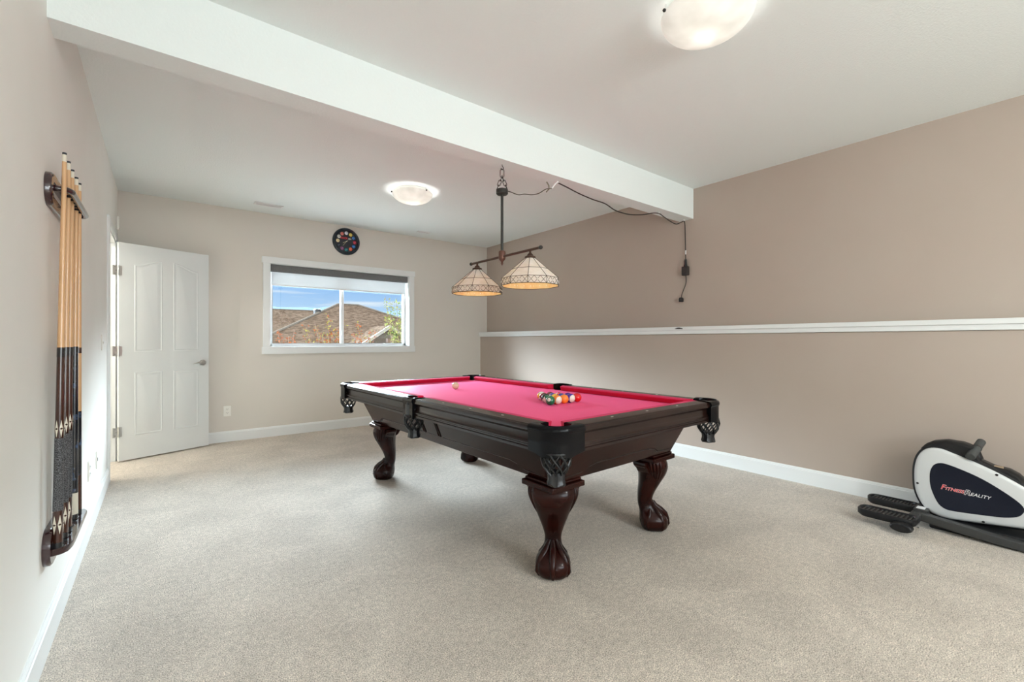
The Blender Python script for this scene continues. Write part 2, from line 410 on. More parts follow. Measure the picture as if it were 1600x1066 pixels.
# door: local frame, hinge at x=0, panel towards +x, room face towards -y
def make_door():
    W_, H_, T_ = 0.765, 2.03, 0.035
    d = bpy.data.objects.new('door_1', None); COL.objects.link(d); d['kind'] = 'structure'
    # face built as a grid with pressed panels
    panels = []
    lx, rx = (0.118, 0.345), (0.437, 0.665)
    def outline(x0, x1, z0, z1, curve, inset):
        x0 += inset; x1 -= inset; z0 += inset; z1 -= inset
        pts = [(x0, z0), (x1, z0)]
        n = 10
        for i in range(n + 1):
            t = i / n; x = x1 + (x0 - x1) * t
            if curve == 0: z = z1
            else:
                s_ = (1 - t) if curve > 0 else t      # height rises towards the centre of the door
                s_ = s_ * s_ * (3 - 2 * s_)
                z = z1 - 0.062 * (1 - s_)
            pts.append((x, z))
        return pts
    w = MB()
    w.box((0, 0.0, 0), (W_, T_, H_))
    slab = w.build('door_slab', M['door'], d, bevel=0.002, smooth=0)
    for (x0, x1), (z0, z1), cv in ((lx, (1.012, 1.897), 1), (rx, (1.012, 1.897), -1), (lx, (0.22, 0.816), 0), (rx, (0.22, 0.816), 0)):
        q = MB()
        rings = []
        for ins, dep in ((0.0, 0.001), (0.003, -0.0022), (0.009, -0.003), (0.013, -0.0012), (0.019, 0.0045 - 0.0055), (0.028, -0.0025), (0.040, -0.0048)):
            rings.append([(a, -0.0 + dep, b) for a, b in outline(x0, x1, z0, z1, cv, ins)])
        q.loft(rings, cap=True)
        q.build('door_panel', M['door'], d, smooth=25)
    for z in (0.27, 1.02, 1.765):
        h = MB(); h.box((-0.045, -0.0025, z - 0.045), (-0.004, 0.0005, z + 0.045)); h.box((-0.002, -0.0025, z - 0.045), (0.024, 0.0005, z + 0.045))
        h.lathe([(0.0065, -0.048), (0.0065, 0.048)], 10, (-0.003, -0.006, z), cap=True)
        hh = h.build('hinge', M['chrome'], d, smooth=40)
        s_ = MB()
        for sz in (-0.03, 0, 0.03):
            s_.lathe([(0.003, 0), (0.0028, 0.001)], 8, (0, 0, 0), cap=True).xf(Matrix.Identity(4))
        sc = MB()
        for sz in (-0.03, 0.0, 0.03):
            sc.box((-0.03 + (0.008 if sz == 0 else 0), -0.0034, z + sz - 0.003), (-0.024 + (0.008 if sz == 0 else 0), -0.0024, z + sz + 0.003))
        sc.build('hinge_screw', M['slot'], hh, smooth=0)
    hd = MB()
    def disc(r, y0, y1, cx, cz, seg=20):
        hd.loft([[(cx + r * math.cos(2 * PI * k / seg), y, cz + r * math.sin(2 * PI * k / seg)) for k in range(seg)] for y in (y0, y1)])
    cx, cz = W_ - 0.060, 0.885
    disc(0.031, 0, -0.010, cx, cz); disc(0.012, -0.01, -0.045, cx, cz)
    hd.tube([(cx + 0.004, -0.044, cz), (cx - 0.03, -0.052, cz + 0.002), (cx - 0.07, -0.054, cz + 0.004), (cx - 0.11, -0.050, cz - 0.006)], [0.011, 0.009, 0.008, 0.006], 10)
    hd.build('door_handle', M['chrome'], d, smooth=45)
    la = MB().box((W_ - 0.001, 0.006, 0.90), (W_ + 0.0015, 0.029, 0.96)); la.build('latch_plate', M['chrome'], d, smooth=0)
    return d
door = make_door()
door.location = (-0.300, 5.50, 0.012)
door.rotation_euler = (0, 0, R(21.5))

# ------------------------------------------------------------------ window
win = bpy.data.objects.new('window_1', None); COL.objects.link(win); win['kind'] = 'structure'; win.location = (0, YF, 0)
c_ = MB(); cwd = 0.08
c_.box((0.945, -0.018, 0.98), (WX0, 0, 2.11)); c_.box((WX1, -0.018, 0.98), (2.855, 0, 2.11))
c_.box((0.932, -0.021, WZ1), (2.868, 0, 2.115)); c_.box((0.932, -0.021, 0.972), (2.868, 0, WZ0))
c_.build('window_casing', M['trim'], win, bevel=0.002, smooth=0)
j = MB(); j.box((WX0, 0.0, WZ0), (WX0 + 0.006, 0.10, WZ1)); j.box((WX1 - 0.006, 0, WZ0), (WX1, 0.10, WZ1)); j.box((WX0, 0, WZ1 - 0.006), (WX1, 0.10, WZ1)); j.box((WX0, 0, WZ0), (WX1, 0.10, WZ0 + 0.006))
j.build('window_reveal', M['trim'], win, smooth=0)
f_ = MB(); fw = 0.036
f_.box((WX0, 0.09, WZ0), (WX0 + fw, 0.15, WZ1)); f_.box((WX1 - fw, 0.09, WZ0), (WX1, 0.15, WZ1)); f_.box((WX0, 0.09, WZ1 - fw), (WX1, 0.15, WZ1)); f_.box((WX0, 0.09, WZ0), (WX1, 0.15, WZ0 + fw))
f_.box((1.865, 0.10, WZ0 + fw), (1.905, 0.15, WZ1 - fw))
f_.build('window_frame', M['vinyl'], win, bevel=0.002, smooth=0)
s1 = MB(); sx0, sx1, sz0, sz1 = WX0 + fw, 1.898, WZ0 + fw, WZ1 - fw
fs = 0.028
for a, b in (((sx0 - 0.006, 0.092, sz0 - 0.004), (sx0 + 0.004, 0.112, sz1)), ((sx1 - 0.032, 0.088, sz0), (sx1 - 0.004, 0.112, sz1)), ((sx0, 0.092, sz0 - 0.006), (sx1 - 0.03, 0.112, sz0 + 0.004)), ((sx0, 0.092, sz1 - 0.012), (sx1, 0.112, sz1))):
    s1.box(a, b)
s1.build('sliding_sash', M['vinyl'], win, bevel=0.0015, smooth=0)
lk = MB().box((1.872, 0.076, 1.19), (1.888, 0.09, 1.27)); lk.build('window_latch', M['vinyl'], win, bevel=0.003, smooth=0)
for xa, xb, yy in ((sx0 + 0.002, sx1 - 0.028, 0.102), (1.9, WX1 - fw + 0.004, 0.128)):
    g = MB().box((xa, yy, sz0), (xb, yy + 0.004, sz1)); g.build('glass_pane', M['glass'], win, smooth=0)
    gk = MB()
    for a, b in (((xa, yy - 0.003, sz0), (xa + 0.007, yy + 0.006, sz1)), ((xb - 0.007, yy - 0.003, sz0), (xb, yy + 0.006, sz1)), ((xa, yy - 0.003, sz0), (xb, yy + 0.006, sz0 + 0.008))):
        gk.box(a, b)
    gk.build('window_gasket', M['dark'], win, smooth=0)

# ------------------------------------------------------------------ roller blind
bl = thing('roller_blind', 'grey cassette roller blind with a short drop of white woven fabric inside the window', 'blind', (0, YF, 0))
MB().box((1.03, 0.008, 1.95), (2.765, 0.06, 2.032)).build('cassette', M['blind_head'], bl, bevel=0.006, smooth=0)
MB().box((1.045, 0.050, 1.80), (2.74, 0.0512, 1.955)).build('blind_fabric', M['blind'], bl, smooth=0)
MB().box((1.045, 0.046, 1.788), (2.74, 0.056, 1.802)).build('hem_bar', M['white'], bl, bevel=0.002, smooth=0, label='white bottom hem bar of the blind')
MB().tube([(2.752, 0.03, 1.96), (2.753, 0.03, 1.87), (2.756, 0.03, 1.80), (2.759, 0.03, 1.87), (2.760, 0.03, 1.96)], 0.0018, 6).build('pull_chain', M['white'], bl)

# ------------------------------------------------------------------ wall clock
ck = thing('wall_clock', 'round black wall clock with pool balls for its numbers above the window', 'clock', (1.902, YF, 2.415))
def ydisc(mb, r0, r1, y0, y1, cx=0, cz=0, seg=40):
    return mb.loft([[(cx + r * math.cos(2 * PI * k / seg), y, cz + r * math.sin(2 * PI * k / seg)) for k in range(seg)] for r, y in ((r0, y0), (r1, y1))])
q = MB(); seg = 48
prof = [(0.138, -0.016), (0.142, -0.026), (0.154, -0.032), (0.165, -0.026), (0.174, -0.012), (0.175, 0.0), (0.138, 0.0)]
q.loft([[(r * math.cos(2 * PI * k / seg), y, r * math.sin(2 * PI * k / seg)) for k in range(seg)] for r, y in prof], cap=False, closed=True)
q.build('clock_rim', mat('glossy black clock rim', (0.014, 0.022, 0.032), 0.25), ck)
ydisc(MB(), 0.140, 0.140, -0.012, -0.001).build('clock_face', mat('black clock dial', (0.010, 0.010, 0.016), 0.5), ck)
clockcols = {1: (0.75, 0.55, 0.10), 2: (0.03, 0.12, 0.35), 3: (0.45, 0.03, 0.06), 4: (0.03, 0.15, 0.40), 5: (0.70, 0.10, 0.03), 6: (0.02, 0.18, 0.20), 7: (0.25, 0.08, 0.20), 8: (0.03, 0.04, 0.06), 9: (0.78, 0.68, 0.38), 10: (0.70, 0.72, 0.66), 11: (0.72, 0.22, 0.18), 12: (0.75, 0.77, 0.80)}
for k in range(1, 13):
    a = R(90 - 30 * k); cx, cz = 0.108 * math.cos(a), 0.108 * math.sin(a)
    b = MB().sphere((cx, -0.012, cz), 0.0225, 16, 8, (1, 0.35, 1)).build('hour_ball', mat('clock ball %d' % k, clockcols[k], 0.25), ck)
    if k not in (9, 10, 11, 12):
        MB().sphere((cx + 0.003, -0.0172, cz + 0.002), 0.0085, 10, 6, (1, 0.3, 1)).build('number_spot', M['white_print'], b)
    text(str(k), 0.020 if k > 8 else 0.011, M['dark'] if k != 11 else M['red_print'], 'numeral', b, (cx + (0.003 if k < 9 else 0), -0.0205, cz + (0.002 if k < 9 else 0)), (R(90), 0, 0), 0.0005)
text("RACK", 0.034, M['red_print'], 'dial_lettering', ck, (-0.030, -0.0135, 0.040), (R(90), 0, 0), 0.0006, offset=0.0008)
text("'EM", 0.028, M['white_print'], 'dial_lettering', ck, (0.042, -0.0135, 0.034), (R(90), 0, 0), 0.0006)
for nm, ang, ln, ww in (('hour_hand', 205, 0.050, 0.005), ('minute_hand', 232, 0.072, 0.0035), ('second_hand', 48, 0.085, 0.0015)):
    a = R(ang); dx, dz = math.cos(a), math.sin(a)
    h = MB(); h.tube([(-dx * 0.015, -0.016, -dz * 0.015), (dx * ln, -0.016, dz * ln)], ww * 0.5, 6); h.build(nm, mat(nm + ' gold', (0.7, 0.62, 0.40), 0.3, 0.4), ck)
ydisc(MB(), 0.006, 0.005, -0.014, -0.019, seg=12).build('hand_hub', M['cream'], ck)

# ------------------------------------------------------------------ ceiling lamps and vents
def dome_light(loc, rot, label):
    t = thing('ceiling_light', label, 'ceiling light', loc, rot, 'alabaster bowl ceiling lights')
    pan = MB().lathe([(0.0, 0), (0.165, 0), (0.168, -0.004), (0.150, -0.020), (0.148, -0.022), (0.0, -0.022)], 40)
    pan.build('mounting_pan', M['white'], t)
    pr = []
    n = 12; r0, dep = 0.197, 0.094
    for i in range(n + 1):
        a = R(90 * i / n); pr.append((r0 * math.cos(a) ** 0.85 if i < n else 0.0001, -0.030 - dep * math.sin(a) ** 1.05))
    pr_in = [(max(r - 0.004, 0.0001), z + 0.004) for r, z in reversed(pr)]
    gl = MB().lathe(pr + pr_in, 48, closed=True)
    gl.build('glass_bowl', M['dome'], t, smooth=60)
    for k in range(3):
        a = R(120 * k + 20); cx, cy = 0.203 * math.cos(a), 0.203 * math.sin(a)
        MB().lathe([(0.0, 0.006), (0.006, 0.004), (0.008, 0), (0.006, -0.006), (0.0, -0.009)], 10, (cx, cy, -0.032)).build('glass_clip', M['iron'], t)
        MB().box((-0.004, -0.004, 0), (0.004, 0.004, 0.026)).build('clip_post', M['white'], t, loc=(0.196 * math.cos(a), 0.196 * math.sin(a), -0.034))
    return t
dl = [dome_light((1.98, 4.13, ZC), R(145), 'white bowl ceiling light beyond the beam, nearer the window'),
      dome_light((1.93, 1.045, ZC), R(130), 'large white bowl ceiling light nearest the camera, cut by the top edge')]
for i, t in enumerate(dl):
    L = light('bulb_or_fill', 'POINT', (t.location.x, t.location.y, ZC - 0.085), 4 if i == 0 else 1.3, (1.0, 0.98, 0.95), shadow_soft_size=0.03)
# added fill light behind the camera, with no fixture
light('bulb_or_fill', 'POINT', (1.95, -1.6, ZC - 0.4), 56, (0.98, 1.0, 0.97), shadow_soft_size=0.12)
light('hall_bulb', 'POINT', (XL - 0.9, 5.1, 2.3), 60, (1.0, 0.96, 0.90), shadow_soft_size=0.1)

def vent(cx, cy, lx, ly, label):
    t = thing('ceiling_vent', label, 'vent', (cx, cy, ZC), 0)
    v = MB(); z = -0.006
    v.box((-lx / 2, -ly / 2, z), (lx / 2, -ly / 2 + 0.018, 0)); v.box((-lx / 2, ly / 2 - 0.018, z), (lx / 2, ly / 2, 0)); v.box((-lx / 2, -ly / 2, z), (-lx / 2 + 0.02, ly / 2, 0)); v.box((lx / 2 - 0.02, -ly / 2, z), (lx / 2, ly / 2, 0))
    v.build('vent_frame', M['white'], t, bevel=0.002, smooth=0)
    MB().box((-lx / 2 + 0.01, -ly / 2 + 0.01, -0.001), (lx / 2 - 0.01, ly / 2 - 0.01, 0)).build('vent_backing', M['slot'], t, smooth=0)
    n = int((ly - 0.036) / 0.012)
    s = MB()
    for k in range(n):
        y = -ly / 2 + 0.02 + k * 0.012
        s.box((-lx / 2 + 0.018, y, -0.004), (lx / 2 - 0.018, y + 0.004, -0.002))
    s.build('louvre', M['white'], t, smooth=0)
vent(0.94, 5.53, 0.28, 0.11, 'white slotted ceiling vent left of the clock')
vent(2.85, 5.60, 0.19, 0.07, 'small white ceiling vent right of the clock')

# ------------------------------------------------------------------ wall plates
def plate(name, label, cat, loc, rotz, kind):
    t = thing(name, label, cat, loc, rotz)
    MB().box((-0.036, -0.006, -0.058), (0.036, 0, 0.058)).build('cover_plate', M['plate'], t, bevel=0.003, smooth=0)
    if kind == 'outlet':
        for z in (0.02, -0.02):
            r = MB().box((-0.016, -0.0085, z - 0.014), (0.016, -0.006, z + 0.014)).build('socket', M['plate'], t, bevel=0.003, smooth=0)
            s = MB().box((-0.008, -0.009, z - 0.002), (-0.005, -0.0083, z + 0.008)).box((0.005, -0.009, z - 0.002), (0.008, -0.0083, z + 0.008)).box((-0.002, -0.009, z - 0.010), (0.002, -0.0083, z - 0.006))
            s.build('slot', M['slot'], r, smooth=0)
    elif kind == 'switch':
        MB().box((-0.005, -0.012, -0.012), (0.005, -0.006, 0.006)).build('toggle', M['plate'], t, bevel=0.002, smooth=0)
    elif kind == 'jack':
        MB().box((-0.010, -0.008, -0.010), (0.010, -0.006, 0.010)).build('socket', M['slot'], t, smooth=0)
plate('wall_outlet', 'ivory double outlet low on the far wall right of the door', 'outlet', (0.592, YF, 0.342), 0, 'outlet')
plate('wall_outlet', 'white outlet plate low on the left wall, the nearer of two', 'outlet', (XL, 3.60, 0.365), R(90), 'outlet')
plate('wall_outlet', 'white plate low on the left wall, the one nearer the doorway', 'outlet', (XL, 4.02, 0.345), R(90), 'jack')
plate('light_switch', 'white light switch beside the doorway on the left wall', 'switch', (XL, 4.37, 1.115), R(90), 'switch')
ch = thing('door_sensor', 'narrow ivory sensor strip high on the left wall in the far corner', 'sensor', (XL, 5.79, 2.27), R(90))
MB().box((-0.012, -0.018, -0.065), (0.012, 0, 0.065)).build('sensor_body', M['plate'], ch, bevel=0.004, smooth=0)
MB().box((-0.004, -0.0195, -0.058), (0.004, -0.0175, -0.050)).build('sensor_window', M['slot'], ch, smooth=0)
lc = thing('wall_clip', 'small black clip fixed on the front of the white ledge', 'clip', (XLOW - 0.030, 2.43, 1.2475))
MB().prism([(-0.035, -0.006), (0.035, -0.006), (0.030, 0.002), (0.008, 0.007), (-0.006, 0.007), (-0.018, 0.003), (-0.035, 0.0)], 'x', -0.010, 0).build('clip_body', M['dark'], lc, bevel=0.001, smooth=0)
MB().tube([(-0.006, 0.035, -0.002), (-0.006, 0.042, 0.0)], 0.002, 6).build('clip_pin', M['iron'], lc)

# ================================================================== POOL TABLE
TX, TY, TR = 1.890, 2.570, R(1.3)
pt = thing('pool_table', 'dark mahogany pool table with red felt and claw feet', 'pool table', (TX, TY, 0), TR)
hw, hl, TT = 0.69, 1.27, 0.775
BX, BY = hw - 0.088, hl - 0.088
CC = (hw - 0.072, hl - 0.072); CR = 0.064
SC = hw - 0.048; SR = 0.060
# cloth bed with pocket bites
dxy = math.sqrt(CR * CR - (CC[0] - BX) ** 2)
a_in0 = math.degrees(math.atan2(BY - CC[1], -dxy)) ; a_in1 = math.degrees(math.atan2(-dxy, BX - CC[0]))
if a_in0 < 0: a_in0 += 360
if a_in1 < 0: a_in1 += 360
q1 = [(CC[0] + CR * math.cos(R(a)), CC[1] + CR * math.sin(R(a))) for a in [a_in1 + (a_in0 - a_in1) * i / 14 for i in range(15)]]   # from x side to y side
sy = math.sqrt(SR * SR - (SC - BX) ** 2); sa = math.degrees(math.asin(sy / SR))
side = [(SC - SR * math.cos(R(a)), SR * math.sin(R(a))) for a in [-sa + 2 * sa * i / 12 for i in range(13)]]
out = side + q1 + [(-x, y) for x, y in reversed(q1)] + [(-x, y) for x, y in reversed(side)] + [(-x, -y) for x, y in q1] + [(x, -y) for x, y in reversed(q1)]
MB().prism(out, 'z', TT - 0.062, TT - 0.037).build('playing_bed', M['cloth'], pt, smooth=0)
MB().box((-hw + 0.10, -hl + 0.10, TT - 0.105), (hw - 0.10, hl - 0.10, TT - 0.063)).build('slate_frame', M['wood'], pt, smooth=0)
# rails
def rail(p0, p1, n, cut0, cut1):
    """outer edge from p0 to p1, n = outward normal; cut = how far the cushion nose runs back at each end"""
    p0 = Vector((*p0, 0)); p1 = Vector((*p1, 0)); n = Vector((*n, 0)); d = (p1 - p0).normalized()
    prof = [(0.026, .664), (0.004, .664), (0.004, .675), (0.009, .679), (0.009, .685), (0.004, .689), (0.004, .694), (0.010, .699), (0.017, .712), (0.017, .735), (0.008, .744), (0.000, .748), (-0.001, .758), (0.002, .768), (0.010, .7745), (0.020, .776), (0.088, .776), (0.088, .716), (0.026, .716)]
    w = MB(); rings = []
    for p in (p0, p1):
        rings.append([p - n * t + Vector((0, 0, z)) for t, z in prof])
    w.loft(rings)
    r = w.build('rail', M['wood_rail'], pt, smooth=30)
    cp = [(0.088, .7762), (0.100, .7768), (0.132, .7735), (0.1385, .770), (0.139, .766), (0.1215, .740), (0.088, .738)]
    w = MB(); rings = []
    for s_, p, cu in ((1, p0, cut0), (-1, p1, cut1)):
        rings.append([p + d * (s_ * (t - 0.088) / 0.051 * cu) - n * t + Vector((0, 0, z)) for t, z in cp])
    w.loft(rings)
    w.build('cushion', M['cushion'], r, smooth=30)
    L = (p1 - p0).length
    for k in (1, 2, 3):
        c = p0 + d * (L * k / 4 + 0.0) - n * 0.05
        w = MB(); ln, wd = 0.011, 0.0055
        w.prism([(c.x + d.x * ln, c.y + d.y * ln), (c.x + n.x * wd, c.y + n.y * wd), (c.x - d.x * ln, c.y - d.y * ln), (c.x - n.x * wd, c.y - n.y * wd)], 'z', .7755, .7764)
        w.build('diamond_inlay', M['inlay'], r, smooth=0)
ce = 0.136
for sx in (1, -1):
    rail((sx * hw, 0.054), (sx * hw, hl - ce), (sx, 0), 0.018, 0.032)
    rail((sx * hw, -hl + ce), (sx * hw, -0.054), (sx, 0), 0.032, 0.018)
for sy_ in (1, -1):
    rail((-hw + ce, sy_ * hl), (hw - ce, sy_ * hl), (0, sy_), 0.032, 0.032)
# pockets
def net_mesh(cx, cy):
    def rad(z):
        pts = [(.668, .056), (.64, .060), (.615, .056), (.595, .044), (.578, .033)]
        for (z0, r0), (z1, r1) in zip(pts, pts[1:]):
            if z <= z0 and z >= z1: return r0 + (r1 - r0) * (z0 - z) / (z0 - z1)
        return pts[0][1] if z > .668 else pts[-1][1]
    w = MB()
    for s_ in (1, -1):
        for k in range(9):
            pts = []
            for i in range(11):
                z = .668 - .09 * i / 10; a = 2 * PI * k / 9 + s_ * 1.15 * i / 10
                r = rad(z) + 0.002 * s_
                pts.append((cx + r * math.cos(a), cy + r * math.sin(a), z))
            w.tube(pts, 0.0042, 5)
    w.tube([(cx + .057 * math.cos(2 * PI * k / 20), cy + .057 * math.sin(2 * PI * k / 20), .668) for k in range(20)], 0.005, 6, closed=True)
    return w
def tassel_mesh(cx, cy):
    w = MB(); rings = []
    for z, r in ((.588, .030), (.578, .034), (.562, .031), (.548, .034), (.536, .037)):
        rings.append([(cx + (r + 0.0035 * (k % 2)) * math.cos(2 * PI * k / 20), cy + (r + 0.0035 * (k % 2)) * math.sin(2 * PI * k / 20), z + (0.004 * (k % 4 - 1.5) if z < .54 else 0)) for k in range(20)])
    w.loft(rings); return w
def casting(outer, norms, inner, zb, liner_c, liner_r, netpos, name):
    w = MB(); rings = []
    n = len(outer)
    for i in range(n):
        O = Vector(outer[i]); N = Vector(norms[i]); C = Vector(inner[i]); b = zb[i]
        D = (C - O)
        def at(off, z): return (O.x + N.x * off, O.y + N.y * off, z)
        def lp(f, z): return (O.x + D.x * f, O.y + D.y * f, z)
        rings.append([at(.004, b), at(.009, b + .004), at(.009, .700), at(.009, .748), at(.012, .753), at(.014, .760), at(.013, .768), at(.008, .776), at(-.004, .7805), lp(.45, .782), lp(.85, .780), lp(1.0, .775), lp(1.0, .720), at(-.006, .715), at(-.006, b)])
    w.loft(rings)
    c = w.build('pocket_casting', M['cap'], pt, smooth=50, label='black moulded pocket casting')
    ln = MB(); cx, cy = liner_c
    ln.lathe([(liner_r + .001, .7365), (liner_r + .003, .7365), (liner_r + .003, .662), (.058, .655), (.056, .657), (liner_r - .001, .664)], 32, (cx, cy, 0), closed=True)
    ln.build('pocket_liner', M['dark'], c)
    nx, ny = netpos
    nn = net_mesh(nx, ny).build('leather_net', M['leather'], pt, label='woven black leather pocket net')
    tassel_mesh(nx, ny).build('net_fringe', M['leather'], nn)
def corner(sx, sy_):
    Rr = 0.085; st = 0.158; pts = []; nm = []
    for i in range(4): pts.append((hw, hl - st + (st - Rr) * i / 4)); nm.append((1, 0))
    for i in range(13):
        a = R(90 * i / 12); pts.append((hw - Rr + Rr * math.cos(a), hl - Rr + Rr * math.sin(a))); nm.append((math.cos(a), math.sin(a)))
    for i in range(1, 5): pts.append((hw - Rr - (st - Rr) * i / 4, hl)); nm.append((0, 1))
    n = len(pts); inner = []
    for i in range(n):
        t = i / (n - 1); a = R(-93 + (276) * t)
        inner.append((CC[0] + (CR) * math.cos(a), CC[1] + CR * math.sin(a)))
    # ends of the top wrap lie against the rail ends
    inner[0] = (BX, hl - st + 0.022); inner[-1] = (hw - st + 0.022, BY)
    inner[1] = (BX, hl - ce + 0.002); inner[-2] = (hw - ce + 0.002, BY)
    zb = [.664, .662, .660, .656] + [.650 - 0.0 * i for i in range(13)] + [.656, .660, .662, .664]
    f = lambda l: [(x * sx, y * sy_) for x, y in l]
    casting(f(pts), f(nm), f(inner), zb, (CC[0] * sx, CC[1] * sy_), CR, ((hw - .058) * sx, (hl - .058) * sy_), 'corner')
for sx in (1, -1):
    for sy_ in (1, -1): corner(sx, sy_)
for sx in (1, -1):
    pts = [(hw * sx, -0.062 + 0.124 * i / 10) for i in range(11)]; nm = [(sx, 0)] * 11
    inner = [((SC + SR * math.cos(R(-112 + 224 * i / 10))) * sx, SR * math.sin(R(-112 + 224 * i / 10))) for i in range(11)]
    inner[0] = (BX * sx, -0.060); inner[-1] = (BX * sx, 0.060)
    casting(pts, nm, inner, [.655] * 11, (SC * sx, 0), SR, ((hw - .035) * sx, 0), 'side')
# cabinet
ctx, cty, cbx, cby, zt, zb_ = hw - 0.12, hl - 0.135, hw - 0.205, hl - 0.215, 0.675, 0.465
w = MB(); w.loft([[(cbx, cby, zb_), (-cbx, cby, zb_), (-cbx, -cby, zb_), (cbx, -cby, zb_)], [(ctx, cty, zt), (-ctx, cty, zt), (-ctx, -cty, zt), (ctx, -cty, zt)]])
cab = w.build('cabinet', M['wood'], pt, bevel=0.004, smooth=0)
def face_panel(half_b, half_t, fixed_b, fixed_t, axis, sgn, poly):
    """poly in (s, t): s = along the face, t = 0 bottom .. 1 top; returns bead + panel on the slanted face"""
    def P(s_, t, off):
        nz_ = (fixed_t - fixed_b); ln = math.hypot(nz_, zt - zb_)
        on, oz = (zt - zb_) / ln, -nz_ / ln
        f = fixed_b + (fixed_t - fixed_b) * t + off * on; z = zb_ + (zt - zb_) * t + off * oz
        return (sgn * f, s_, z) if axis == 'x' else (s_, sgn * f, z)
    n = len(poly)
    c = (sum(p[0] for p in poly) / n, sum(p[1] for p in poly) / n)
    def ins(k, f):
        return [(p[0] + (c[0] - p[0]) / abs(c[0] - p[0] + 1e-9) * min(k, abs(c[0] - p[0])), p[1] + (c[1] - p[1]) / abs(c[1] - p[1] + 1e-9) * min(k / 0.22, abs(c[1] - p[1]))) for p in poly]
    w = MB(); w.loft([[P(a, b, -0.002) for a, b in poly], [P(a, b, 0.003) for a, b in poly], [P(a, b, 0.010) for a, b in ins(0.010, 0)], [P(a, b, 0.010) for a, b in ins(0.014, 0)]])
    o = w.build('raised_panel', M['wood'], pt, smooth=25)
    MB().tube([P(a, b, 0.002) for a, b in poly], 0.0045, 6, closed=True).build('panel_groove', M['bead'], o)
for s_ in (1, -1):
    for m_ in (1, -1):
        y0, y1 = 0.115, cby - 0.03
        poly = [(y0, 0.30), (y1 - 0.26, 0.30), (y1 - 0.20, 0.24), (y1 - 0.16, 0.14), (y1, 0.12), (y1 + 0.05, 0.93), (y0, 0.93)]
        face_panel(cby, cty, cbx, ctx, 'x', s_, [(a * m_, b) for a, b in poly])
    face_panel(cby, cty, cbx, ctx, 'x', s_, [(-0.075, 0.30), (0.075, 0.30), (0.075, 0.93), (-0.075, 0.93)])
    x1 = cbx - 0.03
    poly = [(-x1, 0.12), (-x1 + 0.13, 0.14), (-x1 + 0.17, 0.24), (-x1 + 0.23, 0.30), (x1 - 0.23, 0.30), (x1 - 0.17, 0.24), (x1 - 0.13, 0.14), (x1, 0.12), (x1 + 0.05, 0.93), (-x1 - 0.05, 0.93)]
    face_panel(cbx, ctx, cby, cty, 'y', s_, poly)
# legs: local u = outward diagonal, v = across
def smoothcurve(tbl, z):
    for a, b in zip(tbl, tbl[1:]):
        if z <= a[0] and z >= b[0]:
            t = (a[0] - z) / (a[0] - b[0]); k = tbl.index(a)
            p = tbl[max(k - 1, 0)]; q_ = tbl[min(k + 2, len(tbl) - 1)]; out_ = []
            for i in range(1, len(a)):
                m0 = (b[i] - p[i]) / max(p[0] - b[0], 1e-6) * (a[0] - b[0]) if k else (b[i] - a[i])
                m1 = (q_[i] - a[i]) / max(a[0] - q_[0], 1e-6) * (a[0] - b[0]) if k + 2 < len(tbl) else (b[i] - a[i])
                out_.append((2*t**3 - 3*t*t + 1) * a[i] + (t**3 - 2*t*t + t) * m0 + (-2*t**3 + 3*t*t) * b[i] + (t**3 - t*t) * m1)
            return out_
    return list(tbl[-1][1:])
LEG = [(.435, 0.000, .104, .088), (.415, .010, .110, .092), (.385, .018, .108, .090), (.34, .018, .094, .078), (.28, .002, .074, .060), (.22, -.016, .054, .047), (.175, -.022, .042, .042), (.145, -.016, .042, .046), (.12, 0.000, .050, .056), (.098, .016, .068, .068), (.075, .026, .082, .078), (.045, .030, .084, .080), (.018, .030, .076, .074), (.004, .028, .062, .062)]
